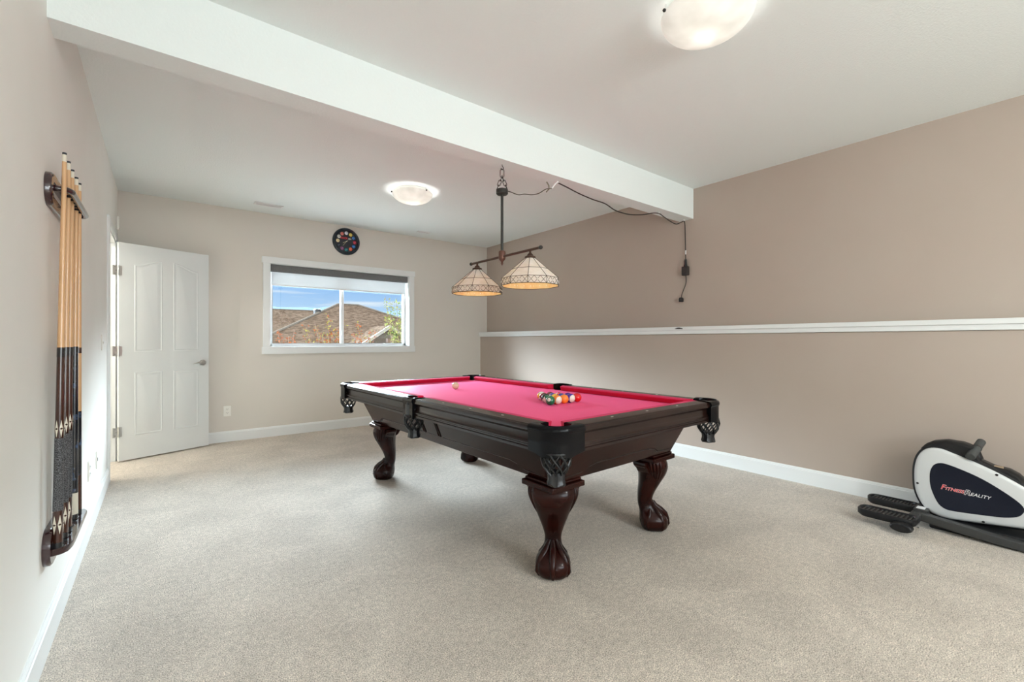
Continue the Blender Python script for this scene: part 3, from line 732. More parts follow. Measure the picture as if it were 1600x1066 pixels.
def make_leg(sx, sy_):
    lx, ly = sx * 0.402, sy_ * 0.960
    du = Vector((sx, sy_, 0)).normalized(); dv = Vector((-du.y, du.x, 0)); O = Vector((lx, ly, 0))
    w = MB(); rings = []
    n = 36; N = 28
    for i in range(n + 1):
        z = .434 - (.434 - .004) * i / n
        d, wv, hu = smoothcurve(LEG, z)
        ring = []
        for k in range(N):
            a = 2 * PI * k / N; c, s_ = math.cos(a), math.sin(a)
            e_ = 0.78
            pu = abs(c) ** e_ * (1 if c >= 0 else -1); pv = abs(s_) ** e_ * (1 if s_ >= 0 else -1)
            ring.append(O + du * (d + pu * hu) + dv * (pv * wv) + Vector((0, 0, z)))
        rings.append(ring)
    w.loft(rings)
    leg = w.build('leg', M['wood'], pt, smooth=60)
    # plate, claw, ball, wings
    p = MB()
    for z0, z1, h in ((.452, .466, .098), (.424, .452, .110)):
        p.box((lx - h, ly - h, z0), (lx + h, ly + h, z1))
    p.build('leg_plate', M['wood'], leg, bevel=0.006, smooth=0)
    fc = O + du * 0.030
    MB().sphere((fc.x, fc.y, .050), .077, 20, 12, (1.08, 1.08, .64)).build('claw_ball', M['wood'], leg)
    t_ = MB()
    for ang in (0, 62, -62, 125, -125):
        dd = du * math.cos(R(ang)) + dv * math.sin(R(ang)); pts = []
        for zz, rr in ((.165, .016), (.14, .026), (.115, .044), (.090, .066), (.062, .078), (.036, .080), (.014, .072)):
            pts.append(fc + dd * rr + Vector((0, 0, zz)) - du * (0.020 if zz > .13 else 0.006 if zz > .1 else 0))
        t_.tube(pts, [.010, .016, .019, .018, .014, .015, .008], 8)
    t_.build('claw', M['wood'], leg, smooth=60)
    for s_ in (1, -1):
        k_ = MB()
        for j_ in range(4):
            pts = []
            for i in range(9):
                t = i / 8; z = .428 - 0.125 * t + 0.012 * j_
                if z > .432: z = .432
                d, wv, hu = smoothcurve(LEG, z)
                off = (0.010 - 0.006 * t)
                a = R(62 + 12 * j_ + 8 * math.sin(t * 3))
                pts.append(O + du * (d + math.cos(a) * hu * 0.9) + dv * s_ * (wv * math.sin(a) + off - 0.004) + Vector((0, 0, z)))
            k_.tube(pts, [0.004 + 0.006 * math.sin(PI * (0.15 + 0.8 * i / 8)) for i in range(9)], 7)
        k_.build('carved_leaf', M['wood'], leg, smooth=60)
    # side brackets where the knee meets the cabinet
    for ax in (0, 1):
        b = MB(); sgn = -sx if ax == 0 else -sy_
        prof = [(0.085, .424), (0.128, .424), (0.130, .405), (0.120, .392), (0.105, .385), (0.085, .355), (0.06, .34), (0.06, .424)]
        hh = 0.040
        if ax == 0: b.prism([(lx + sgn * a, z) for a, z in prof], 'y', ly + sy_ * 0.02 - hh, ly + sy_ * 0.02 + hh)
        else: b.prism([(ly + sgn * a, z) for a, z in prof], 'x', lx + sx * 0.02 - hh, lx + sx * 0.02 + hh)
        b.build('knee_bracket', M['wood'], leg, bevel=0.004, smooth=30)
for sx in (-1, 1):
    for sy_ in (-1, 1): make_leg(sx, sy_)

# ------------------------------------------------------------------ balls
def ball_mat(name, col, stripe):
    m = bpy.data.materials.new(name); m.use_nodes = True; t = m.node_tree; b = t.nodes['Principled BSDF']
    b.inputs['Roughness'].default_value = 0.12; b.inputs['Coat Weight'].default_value = 0.5
    co = t.nodes.new('ShaderNodeTexCoord'); sp = t.nodes.new('ShaderNodeSeparateXYZ'); t.links.new(co.outputs['Object'], sp.inputs[0])
    white = (0.80, 0.76, 0.66, 1)
    def math_(op, a, b_=None):
        n = t.nodes.new('ShaderNodeMath'); n.operation = op
        for i, v in enumerate((a, b_)):
            if v is None: continue
            if isinstance(v, (int, float)): n.inputs[i].default_value = v
            else: t.links.new(v, n.inputs[i])
        return n.outputs[0]
    x, y, z = sp.outputs
    spot = math_('LESS_THAN', math_('ADD', math_('MULTIPLY', x, x), math_('MULTIPLY', y, y)), 0.0105 ** 2)   # white number disc at both local z poles
    mxs = t.nodes.new('ShaderNodeMixRGB'); mxs.inputs['Color1'].default_value = (*col, 1); mxs.inputs['Color2'].default_value = white
    if stripe:
        band = math_('GREATER_THAN', math_('ABSOLUTE', y), 0.0150)
        fac = math_('MAXIMUM', band, spot)
    else: fac = spot
    t.links.new(fac, mxs.inputs['Fac']); t.links.new(mxs.outputs[0], b.inputs['Base Color'])
    return m
BR = 0.0286
ZB = TT - 0.037 + BR
colname = {1: ('yellow', (0.85, 0.50, 0.05)), 2: ('blue', (0.015, 0.05, 0.32)), 3: ('red', (0.72, 0.012, 0.012)), 4: ('purple', (0.07, 0.02, 0.30)), 5: ('orange', (0.90, 0.24, 0.03)), 6: ('green', (0.0, 0.13, 0.055)), 7: ('maroon', (0.20, 0.012, 0.02)), 8: ('black', (0.01, 0.01, 0.012))}
ang_t = TR
ux = Vector((math.cos(ang_t), math.sin(ang_t), 0)); uy = Vector((-math.sin(ang_t), math.cos(ang_t), 0))
rack0 = Vector((1.965, 1.985, ZB))       # middle of the five-ball base row
rows = [[(6, False), (13, True), (5, False), (12, True), (3, False)], [(14, True), (13 + 100, True), (10, True), (4, False)], [(8, False), (2, False), (11, True)], [(15, True), (7, False)], [(9, True)]]
rows[1][1] = (1, False)
facing = {6: (R(72), 0, R(-62)), 9: (R(78), 0, R(-30)), 14: (R(80), R(70), R(-45)), 13: (R(25), R(70), R(20)), 12: (R(30), R(80), R(30)), 10: (R(20), R(60), R(10))}
ball_labels = {
    6: 'solid green number six ball at the left end of the front row of the rack', 13: 'cream and orange striped ball between the green and the solid orange ball',
    5: 'solid orange ball in the middle of the front row', 12: 'cream-ended purple striped ball beside the red ball', 3: 'solid red ball at the right corner of the rack',
    14: 'white and green striped ball directly behind the green ball', 1: 'solid yellow ball in the second row behind the cream striped ball',
    10: 'white and blue striped ball in the second row behind the solid orange ball', 4: 'solid purple ball in the second row behind the red ball',
    8: 'black eight ball at the left end of the middle row', 2: 'solid dark blue ball at the centre of the middle row', 11: 'white and red striped ball at the right end of the middle row',
    15: 'white and maroon striped ball in the two-ball row, nearer the left rail', 7: 'solid maroon ball in the two-ball row, nearer the right rail', 9: 'yellow striped ball at the far tip of the rack'}
base_mesh = None
for ri, row in enumerate(rows):
    n = len(row)
    for k, (num, stripe) in enumerate(row):
        p = rack0 + ux * ((k - (n - 1) / 2) * 2 * BR * 1.025) + uy * (ri * 2 * BR * 0.89)
        cn, cc = colname[num if num < 9 else num - 8]
        m = ball_mat('%s %s ball' % (cn, 'striped' if stripe else 'solid'), cc, stripe)
        o = MB().sphere((0, 0, 0), BR, 32, 20).build('pool_ball', m, smooth=180)
        o.location = p
        o.rotation_euler = facing.get(num, (R(random.uniform(20, 80)), R(random.uniform(0, 90)), R(random.uniform(0, 180))))
        tag(o, ball_labels[num], 'ball', 'racked pool balls')
        for zz, rx in ((BR * 0.985, 0), (-BR * 0.985, PI)):
            text(str(num), 0.013, M['dark'], 'ball_number', o, (0, 0, zz), (rx, 0, 0), 0.0006)
cue = MB().sphere((0, 0, 0), BR, 32, 20).build('cue_ball', mat('ivory cue ball', (0.74, 0.60, 0.42), 0.15, coat=0.5), smooth=180, loc=(1.868, 3.118, ZB))
tag(cue, 'ivory cue ball alone at the far end of the red felt', 'ball')

# ================================================================== ISLAND LIGHT
lamp = thing('island_light', 'bronze two-shade stained glass billiard light hanging on chains from the beam', 'pendant light', (1.835, 2.450, 0), R(0.5))
# hook and chain
MB().tube([(0, 0, 2.330), (0.002, 0, 2.318), (0.012, 0, 2.308), (0.010, 0, 2.296), (-0.004, 0, 2.292), (-0.010, 0, 2.302)], 0.0028, 7).build('ceiling_hook', M['iron'], lamp)
def link(mid, ax, ln, wd, flat, r=0.0026):
    ax = Vector(ax).normalized(); fl = Vector(flat); fl = (fl - ax * fl.dot(ax)).normalized(); mid = Vector(mid)
    pts = [mid + ax * (ln / 2 - wd / 2) * (1 if math.sin(a) >= 0 else -1) + ax * math.sin(a) * wd / 2 + fl * math.cos(a) * wd / 2 for a in [2 * PI * (k + 0.5) / 16 for k in range(16)]]
    return MB().tube(pts, r, 6, closed=True)
top = Vector((0, 0, 2.296))
link((0, 0, 2.268), (0, 0, 1), 0.058, 0.026, (0.8, -0.6, 0)).build('chain_link', M['iron'], lamp)
apx = Vector((0, 0, 2.246))
for s_ in (1, -1):
    end = Vector((0.036 * 0.8 * s_, -0.036 * 0.6 * s_, 2.157)); dv_ = end - apx
    for i in range(3):
        m_ = apx + dv_ * (0.16 + 0.34 * i)
        link(m_, dv_, 0.042, 0.020, (0.8, -0.6, 0) if i % 2 == 1 else (0.5, 0.8, 0.2)).build('chain_link', M['iron'], lamp)
MB().lathe([(0, .012), (.006, .012), (.010, .002), (.040, .000), (.041, -.003), (.041, -.028), (.036, -.034), (.012, -.036), (0, -.036)], 24, (0, 0, 2.157)).build('canopy', M['iron'], lamp)
MB().lathe([(0, 2.13), (.0095, 2.13), (.0095, 1.70), (0, 1.70)], 14).build('rod', M['iron'], lamp)
MB().lathe([(0, 1.742), (.012, 1.742), (.020, 1.738), (.024, 1.732), (.024, 1.690), (.020, 1.678), (.010, 1.668), (.007, 1.662), (.009, 1.655), (.007, 1.648), (.003, 1.643), (0, 1.636)], 20).build('hub', mat('copper brown hub', (0.16, 0.075, 0.055), 0.42, 0.5), lamp)
MB().tube([(0, -0.385, 1.700), (0, 0.375, 1.700)], 0.0085, 12).build('cross_arm', M['bronze'], lamp)
for s_ in (-0.390, 0.380):
    MB().sphere((0, s_, 1.700), 0.0125, 14, 8, (1, 1.2, 1)).build('arm_end_cap', M['iron'], lamp)
def shade(yc):
    top_z = 1.648
    st = MB(); st.lathe([(0, 1.694), (.006, 1.694), (.008, 1.680), (.018, 1.672), (.021, 1.662), (.034, 1.658), (.036, 1.650), (.030, 1.644), (0, 1.644)], 20, (0, yc, 0)); 
    N = 10; a0 = R(9)
    def pt_(r, z, k): return Vector((r * math.cos(a0 + 2 * PI * k / N), yc + r * math.sin(a0 + 2 * PI * k / N), z))
    r0, r1, z0, z1, z2 = 0.030, 0.184, top_z, 1.515, 1.472
    g = MB()
    g.loft([[pt_(r0, z0, k) for k in range(N)], [pt_(r1, z1, k) for k in range(N)]], cap=False)
    body = g.build('glass_shade', M['shade_glass'], lamp, smooth=0, label='white stained glass cone of the lamp shade')
    st.build('shade_cap', M['bronze'], body)
    b = MB(); b.loft([[pt_(r1, z1, k) for k in range(N)], [pt_(r1, z2, k) for k in range(N)]], cap=False)
    b.build('shade_band', M['shade_pearl'], body, smooth=0)
    am = MB(); am.loft([[pt_(r0 - .002, z0 - .003, k) for k in range(N)], [pt_(r1 - .004, z1 - .002, k) for k in range(N)], [pt_(r1 - .004, z2 + .001, k) for k in range(N)]], cap=False)
    am.build('shade_lining', M['shade_amber'], body, smooth=0)
    ld = MB(); lr = 0.0016
    for k in range(N):
        ld.tube([pt_(r0, z0 + .001, k), pt_(r1 + .001, z1, k), pt_(r1 + .001, z2, k)], lr, 6)
        for zz, rr in ((z1, r1 + .001), (z2, r1 + .001), (z1 + (z0 - z1) * 0.45, r1 + (r0 - r1) * 0.45 + .001)):
            ld.tube([pt_(rr, zz, k), pt_(rr, zz, k + 1)], lr if zz != z2 else 0.0022, 6)
        # diamond lattice of the band
        M_ = 3
        for j_ in range(M_):
            f0, f1 = j_ / M_, (j_ + 1) / M_
            A = pt_(r1 + .0015, z1, k).lerp(pt_(r1 + .0015, z1, k + 1), f0); B = pt_(r1 + .0015, z2, k).lerp(pt_(r1 + .0015, z2, k + 1), f1)
            C_ = pt_(r1 + .0015, z2, k).lerp(pt_(r1 + .0015, z2, k + 1), f0); D_ = pt_(r1 + .0015, z1, k).lerp(pt_(r1 + .0015, z1, k + 1), f1)
            ld.tube([A, B], 0.0013, 5); ld.tube([C_, D_], 0.0013, 5)
    ld.build('lead_came', M['lead'], body)
    jw = MB()
    for k in range(N):
        for j_ in range(5):
            c = pt_(r1 + .0004, (z1 + z2) / 2, k).lerp(pt_(r1 + .0012, (z1 + z2) / 2, k + 1), j_ / 5 + 0.1)
            if j_ in (0, 2, 4):
                jw.sphere(c, 0.0058, 8, 5)
    jw.build('band_jewel', M['shade_pearl'], body)
    so = MB(); so.lathe([(0, 1.645), (.016, 1.645), (.018, 1.60), (.014, 1.595), (0, 1.595)], 16, (0, yc, 0)); so.build('bulb_socket', M['iron'], body)
    bu = MB(); bu.lathe([(0.012, 1.597), (.014, 1.59), (.026, 1.565), (.029, 1.548), (.024, 1.530), (.012, 1.520), (0, 1.518)], 18, (0, yc, 0)); bu.build('bulb', M['white'], body)
shade(0.300); shade(-0.292)
for yy in (0.30, -0.292):
    light('shade_bulb', 'POINT', (1.835, 2.45 + yy, 1.505), 0.9, (1.0, 0.90, 0.72), shadow_soft_size=0.02)

# ------------------------------------------------------------------ swag cord with inline box
cd = thing('lamp_cord', 'dark cord swagged along the beam and down the taupe wall to a black dimmer box', 'cord', (0, 0, 0))
def spl(pts, n=6):
    P_ = [Vector(p) for p in pts]; outp = []
    for i in range(len(P_) - 1):
        p0 = P_[max(i - 1, 0)]; p1 = P_[i]; p2 = P_[i + 1]; p3 = P_[min(i + 2, len(P_) - 1)]
        for k in range(n):
            t = k / n; outp.append(0.5 * ((2 * p1) + (-p0 + p2) * t + (2 * p0 - 5 * p1 + 4 * p2 - p3) * t * t + (-p0 + 3 * p1 - 3 * p2 + p3) * t ** 3))
    outp.append(P_[-1]); return outp
MB().tube(spl([(1.865, 2.44, 2.150), (1.90, 2.442, 2.153), (1.97, 2.444, 2.148), (2.03, 2.446, 2.165), (2.10, 2.448, 2.175), (2.17, 2.45, 2.20), (2.24, 2.45, 2.245), (2.30, 2.45, 2.262)]), 0.0035, 7).build('cord_segment', mat('olive brown lamp cord', (0.07, 0.065, 0.05), 0.5), cd)
MB().tube(spl([(2.245, 2.45, 2.30), (2.262, 2.445, 2.275), (2.27, 2.452, 2.262)]), 0.0045, 6).tube(spl([(2.245, 2.452, 2.225), (2.262, 2.45, 2.245), (2.28, 2.45, 2.26)]), 0.0045, 6).build('wing_toggle', mat('olive metal toggle', (0.16, 0.15, 0.10), 0.5), cd)
MB().tube(spl([(2.30, 2.45, 2.262), (2.33, 2.45, 2.30), (2.36, 2.45, 2.324)]), 0.0055, 7).build('cord_connector', M['white'], cd)
CORD = [(2.36, 2.452, 2.319), (2.46, 2.452, 2.305), (2.60, 2.45, 2.282), (2.75, 2.45, 2.268), (2.90, 2.45, 2.262), (3.02, 2.45, 2.232), (3.13, 2.45, 2.226), (3.25, 2.45, 2.232), (3.42, 2.45, 2.262), (3.55, 2.45, 2.298), (3.66, 2.45, 2.315), (3.74, 2.45, 2.297), (3.86, 2.45, 2.270), (3.95, 2.45, 2.262), (4.03, 2.45, 2.290), (4.082, 2.45, 2.312), (4.100, 2.45, 2.295), (4.104, 2.448, 2.20), (4.108, 2.446, 2.05), (4.110, 2.444, 1.93)]
MB().tube(spl(CORD), 0.0046, 7).build('cord_segment', M['cord'], cd)
for p in ((2.355, 2.452, 2.322), (3.66, 2.45, 2.322), (4.085, 2.45, 2.320)):
    MB().box((p[0] - 0.010, p[1] - 0.008, p[2] - 0.006), (p[0] + 0.010, p[1] + 0.008, 2.3275)).build('cord_clip', M['white'], cd, bevel=0.002, smooth=0)
MB().lathe([(0.0065, 1.985), (0.0065, 2.025)], 10, (4.1085, 2.445, 0), cap=True).build('cord_tag', M['white'], cd)
MB().lathe([(0, 1.935), (.010, 1.935), (.012, 1.92), (.012, 1.885), (.016, 1.875), (.016, 1.862), (0, 1.862)], 14, (4.106, 2.444, 0)).build('plug', M['dark'], cd)
MB().box((4.078, 2.412, 1.775), (4.127, 2.476, 1.865)).build('dimmer_box', mat('dark brown dimmer box', (0.030, 0.024, 0.022), 0.4), cd, bevel=0.008, smooth=0)
MB().tube(spl([(4.112, 2.444, 1.780), (4.112, 2.442, 1.73), (4.112, 2.446, 1.69), (4.110, 2.470, 1.63), (4.108, 2.487, 1.585), (4.106, 2.490, 1.555)]), 0.004, 7).build('cord_segment', M['cord'], cd)
MB().prism([(2.478, 1.560), (2.502, 1.560), (2.510, 1.545), (2.508, 1.515), (2.472, 1.515), (2.470, 1.545)], 'x', 4.088, 4.116).build('plug', M['dark'], cd, bevel=0.003, smooth=0)

# ================================================================== CUE RACK
rk = thing('cue_rack', 'dark burgundy wooden wall rack holding the pool cues', 'cue rack', (XL, 0, 0))
def pill(y0, y1, zc, h, r, n=8):
    return arc(y1 - r, zc + h / 2 - r, r, 0, 90, n) + arc(y0 + r, zc + h / 2 - r, r, 90, 180, n) + arc(y0 + r, zc - h / 2 + r, r, 180, 270, n) + arc(y1 - r, zc - h / 2 + r, r, 270, 360, n)
# upper: oval ring plate on the wall plus front bar
ou = pill(2.315, 2.90, 1.690, 0.125, 0.058); inn = pill(2.352, 2.863, 1.690, 0.052, 0.025)
w = MB(); n = len(ou)
w.loft([[(0.0, a, b) for a, b in ou], [(0.014, a, b) for a, b in ou], [(0.020, a * 1 + (0.004 if a < 2.5 else -0.004), 1.690 + (b - 1.690) * 0.92) for a, b in ou], [(0.020, a, 1.690 + (b - 1.690) * 1.1) for a, b in inn], [(0.006, a, b) for a, b in inn], [(0.0, a, b) for a, b in inn]], cap=False, closed=True)
w.build('wall_plate', M['rack_wood'], rk, smooth=40)
w = MB(); w.tube(spl([(0.008, 2.388, 1.700), (0.030, 2.388, 1.700), (0.050, 2.394, 1.700), (0.060, 2.412, 1.700), (0.062, 2.44, 1.700), (0.062, 2.60, 1.700), (0.062, 2.80, 1.700), (0.060, 2.838, 1.700), (0.048, 2.855, 1.700), (0.008, 2.858, 1.700)]), 0.0115, 10)
w.build('front_bar', M['rack_wood'], rk, smooth=60)
for k in range(8):
    y = 2.425 + k * 0.056
    MB().tube([(0.060 - 0.001, y - 0.018, 1.694), (0.042, y - 0.014, 1.694), (0.036, y - 0.008, 1.694)], 0.005, 6).build('cue_clip', M['dark'], rk)
for y, z in ((2.345, 1.735), (2.87, 1.735)):
    MB().tube([(0.019, y, z), (0.0215, y, z)], 0.004, 10).build('mounting_screw', M['iron'], rk)
# lower: shelf with cups, rounded ends and back plate
w = MB()
sh = [(0.012, 2.315), (0.045, 2.325), (0.060, 2.345), (0.068, 2.39), (0.070, 2.45), (0.070, 2.775), (0.060, 2.80), (0.012, 2.81)]
w.loft([[(a, b, 0.340) for a, b in sh], [(a * 1.03, b, 0.350) for a, b in sh], [(a * 1.03, b, 0.358) for a, b in sh], [(a, b, 0.364) for a, b in sh]])
shelf = w.build('cue_shelf', M['rack_wood'], rk, smooth=40)
for k in range(8):
    y = 2.345 + k * 0.058
    MB().lathe([(0, 0.3655), (0.017, 0.3655), (0.018, 0.364), (0, 0.3635)], 18, (0.036, y, 0)).build('cue_cup', M['dark'], shelf)
lo = pill(2.275, 2.835, 0.372, 0.135, 0.062)
w = MB(); ri = pill(2.318, 2.795, 0.378, 0.06, 0.028)
w.loft([[(0.0, a, b) for a, b in lo], [(0.016, a, b) for a, b in lo], [(0.022, a, 0.372 + (b - 0.372) * 0.9) for a, b in lo], [(0.022, a, 0.378 + (b - 0.378) * 1.1) for a, b in ri], [(0.0, a, b) for a, b in ri]], cap=False, closed=True)
w.build('wall_plate', M['rack_wood'], rk, smooth=40)

# ------------------------------------------------------------------ cues
def diamond_ring(parent, r, z, hz, n, m, m2):
    w = MB()
    for k in range(n):
        a = 2 * PI * k / n; da = PI / n * 0.75
        def q(aa, zz, rr): return (rr * math.cos(aa), rr * math.sin(aa), zz)
        for s_ in (1, -1):
            w.add([q(a, z + s_ * hz, r + .0004), q(a - da, z, r + .0006), q(a, z + s_ * 0.004, r + .0012), q(a + da, z, r + .0006)], [(0, 1, 2, 3)])
    w.build('diamond_inlay', m, parent, smooth=0)
def cue_stick(base, topp, style, label, length=1.47):
    t = thing('pool_cue', label, 'cue', base, 0, 'pool cues in the wall rack')
    d = Vector(topp) - Vector(base); d.normalize()
    t.rotation_mode = 'QUATERNION'; t.rotation_quaternion = Vector((0, 0, 1)).rotation_difference(d)
    L = length; jz = L * 0.50
    def rad(z): return 0.0152 + (0.0066 - 0.0152) * min(z / L, 1) ** 0.9
    def seg(name, z0, z1, m, extra=0.0, sg=22):
        n = 6
        return MB().lathe([(0.0001, z0)] + [(rad(z0 + (z1 - z0) * i / n) + extra, z0 + (z1 - z0) * i / n) for i in range(n + 1)] + [(0.0001, z1)], sg).build(name, m, t)
    if style == 'brown':
        seg('bumper', 0, 0.02, M['dark']); s_ = seg('butt_sleeve', 0.02, 0.135, M['brown_cue'])
        diamond_ring(s_, rad(0.08), 0.085, 0.035, 6, M['cream'], None)
        seg('linen_wrap', 0.135, 0.40, M['linen'], 0.0004)
        f = seg('forearm', 0.40, jz - 0.035, M['brown_cue']); diamond_ring(f, rad(0.43), 0.435, 0.032, 6, M['cream'], None)
        seg('joint_collar', jz - 0.035, jz, M['ring'], 0.0006)
    elif style == 'marble':
        seg('bumper', 0, 0.02, M['dark']); seg('butt_sleeve', 0.02, 0.11, M['cream']); seg('forearm', 0.11, jz - 0.02, M['marble_cue']); seg('joint_collar', jz - 0.02, jz, M['ring'], 0.0004)
    else:
        seg('bumper', 0, 0.02, M['dark']); seg('butt_sleeve', 0.02, 0.17, M['brown_cue']); seg('forearm', 0.17, jz - 0.28, M['marble_cue'])
        seg('forearm', jz - 0.28, jz - 0.025, M['maple']); seg('joint_collar', jz - 0.025, jz, M['brown_cue'], 0.0004)
    seg('shaft', jz, L - 0.035, M['maple']); seg('ferrule', L - 0.035, L - 0.008, M['cream']); seg('tip', L - 0.008, L, mat('dark leather tip', (0.03, 0.035, 0.045), 0.8), -0.0002)
ZQ = 0.366
cue_stick((-0.297, 2.330, ZQ), (-0.283, 2.375, 1.84), 'brown', 'brown pool cue with maple shaft, the nearest in the wall rack')
cue_stick((-0.295, 2.435, ZQ), (-0.284, 2.480, 1.84), 'brown', 'brown pool cue with maple shaft, second nearest in the wall rack')
cue_stick((-0.292, 2.500, ZQ), (-0.285, 2.585, 1.84), 'brown', 'brown pool cue with maple shaft, third from the near end of the rack')
cue_stick((-0.291, 2.665, ZQ), (-0.285, 2.700, 1.84), 'marble', 'pool cue with black marbled butt beside the three brown ones')
cue_stick((-0.286, 2.730, ZQ), (-0.281, 2.755, 1.84), 'mixed', 'pool cue with half maple and half dark butt, farthest in the rack', 1.46)

# ================================================================== ELLIPTICAL TRAINER
el = thing('elliptical_trainer', 'silver and black elliptical trainer drive housing with foot pedals by the right wall', 'exercise machine', (3.70, 0, 0))
WHT = [(0.657, 0.269), (0.655, 0.341), (0.642, 0.403), (0.616, 0.449), (0.580, 0.472), (0.534, 0.475), (0.484, 0.459), (0.417, 0.434), (0.361, 0.411), (0.299, 0.382), (0.239, 0.349), (0.170, 0.306), (0.100, 0.258), (0.050, 0.215), (0.020, 0.172), (0.030, 0.132), (0.075, 0.110), (0.14, 0.103), (0.205, 0.099), (0.256, 0.092), (0.321, 0.084), (0.389, 0.075), (0.455, 0.067), (0.514, 0.062), (0.562, 0.070), (0.602, 0.094), (0.632, 0.140), (0.651, 0.199)]
NVY = [(0.582, 0.280), (0.580, 0.329), (0.564, 0.371), (0.534, 0.388), (0.494, 0.383), (0.426, 0.361), (0.361, 0.333), (0.299, 0.296), (0.243, 0.256), (0.214, 0.228), (0.204, 0.205), (0.212, 0.179), (0.231, 0.160), (0.277, 0.143), (0.343, 0.133), (0.412, 0.125), (0.474, 0.119), (0.514, 0.121), (0.544, 0.145), (0.566, 0.195), (0.578, 0.238)]
def offs(poly, d):
    n = len(poly); o = []
    cx = sum(p[0] for p in poly) / n; cz = sum(p[1] for p in poly) / n
    for i in range(n):
        a = Vector(poly[i - 1]); b = Vector(poly[(i + 1) % n]); t = (b - a).normalized(); nn = Vector((t.y, -t.x))
        p = Vector(poly[i])
        if nn.dot(p - Vector((cx, cz))) < 0: nn = -nn
        o.append(tuple(p + nn * d))
    return o
def subdiv(poly, n=4):
    P_ = [Vector((p[0], p[1], 0)) for p in poly]; m_ = len(P_); o = []
    for i in range(m_):
        p0, p1, p2, p3 = P_[i - 1], P_[i], P_[(i + 1) % m_], P_[(i + 2) % m_]
        for k in range(n):
            t = k / n; q_ = 0.5 * ((2 * p1) + (-p0 + p2) * t + (2 * p0 - 5 * p1 + 4 * p2 - p3) * t * t + (-p0 + 3 * p1 - 3 * p2 + p3) * t ** 3); o.append((q_.x, q_.y))
    return o
WS = subdiv(WHT, 3); NS = subdiv(NVY, 3)
w = MB(); so_ = offs(WS, 0.012)
w.loft([[(0.012, a, b) for a, b in offs(WS, 0.002)], [(0.022, a, b) for a, b in so_], [(0.125, a, b) for a, b in so_], [(0.140, a, b) for a, b in offs(WS, 0.002)]])
w.build('housing', M['black_shell'], el, smooth=40)
w = MB(); w.loft([[(0.022, a, b) for a, b in WS], [(0.010, a, b) for a, b in WS], [(0.002, a, b) for a, b in offs(WS, -0.008)], [(0.0, a, b) for a, b in offs(WS, -0.020)]], cap=True)
w.build('side_cover', M['silver'], el, smooth=50, label='silver side cover')
w = MB(); w.loft([[(0.012, a, b) for a, b in offs(NS, 0.003)], [(-0.001, a, b) for a, b in offs(NS, 0.002)], [(-0.002, a, b) for a, b in NS], [(-0.001, a, b) for a, b in offs(NS, -0.004)]])
nav = w.build('side_panel', M['navy'], el, smooth=50, label='dark navy badge panel')
for y, z in ((0.640, 0.243), (0.305, 0.372), (0.357, 0.092)):
    MB().tube([(-0.001, y, z), (0.003, y, z)], 0.0065, 12).build('screw_hole', M['dark'], el)
# hump that carried the mast
HMP = [(0.632, 0.455), (0.610, 0.485), (0.575, 0.508), (0.515, 0.524), (0.445, 0.520), (0.400, 0.505), (0.385, 0.470), (0.368, 0.430), (0.320, 0.408), (0.261, 0.400), (0.225, 0.380), (0.200, 0.350), (0.15, 0.30), (0.25, 0.30), (0.40, 0.38), (0.55, 0.42)]
w = MB(); w.loft([[(0.020, a, b) for a, b in offs(HMP, -0.012)], [(0.035, a, b) for a, b in HMP], [(0.115, a, b) for a, b in HMP], [(0.130, a, b) for a, b in offs(HMP, -0.012)]])
w.build('top_shroud', M['black_shell'], el, smooth=40)
MB().tube([(0.030, 0.498, 0.493), (0.036, 0.498, 0.493)], 0.006, 10).build('screw_hole', M['dark'], el)
# cross tube with foam grips
w = MB(); w.tube([(-0.022, 0.408, 0.455), (0.075, 0.392, 0.494)], 0.0215, 18); w.build('foam_grip', M['foam'], el)
w = MB(); w.tube([(0.080, 0.391, 0.496), (0.150, 0.380, 0.524)], 0.0205, 18); w.build('foam_grip', M['foam'], el)
MB().tube([(0.074, 0.392, 0.4935), (0.081, 0.391, 0.4965)], 0.023, 16).build('grip_collar', M['dark'], el)
MB().tube([(0.06, 0.39, 0.44), (0.068, 0.392, 0.485)], [0.030, 0.016], 12).build('tube_bracket', M['black_shell'], el)
MB().box((0.05, 0.283, 0.402), (0.075, 0.320, 0.412)).build('warning_sticker', mat('tan warning sticker', (0.42, 0.30, 0.20), 0.5), el, smooth=0)
# long base rail and pedals
w = MB(); w.prism([(0.640, 0.048), (0.640, 0.092), (0.45, 0.072), (0.30, 0.058), (0.05, 0.040), (-0.25, 0.028), (-0.25, 0.0), (0.05, 0.0), (0.30, 0.012), (0.45, 0.024)], 'x', -0.108, -0.055)
w.build('pedal_arm', M['grey_metal'], el, bevel=0.005, smooth=30)
w = MB(); w.prism([(0.640, 0.030), (0.640, 0.085), (0.45, 0.072), (0.05, 0.058), (-0.25, 0.04), (-0.25, 0.0), (0.45, 0.0)], 'x', 0.150, 0.200)
w.build('pedal_arm', M['grey_metal'], el, bevel=0.005, smooth=30)
w = MB(); w.box((-0.052, -0.30, 0.0), (0.155, 0.58, 0.060)); w.build('base_frame', M['black_shell'], el, bevel=0.01, smooth=30)
w = MB(); w.box((-0.06, 0.585, 0.060), (0.14, 0.650, 0.100)); w.build('crank_bracket', M['grey_metal'], el, bevel=0.004, smooth=0)
w = MB(); w.box((-0.045, 0.600, 0.100), (0.010, 0.640, 0.1015)); w.build('spec_label', M['white_print'], el, smooth=0)
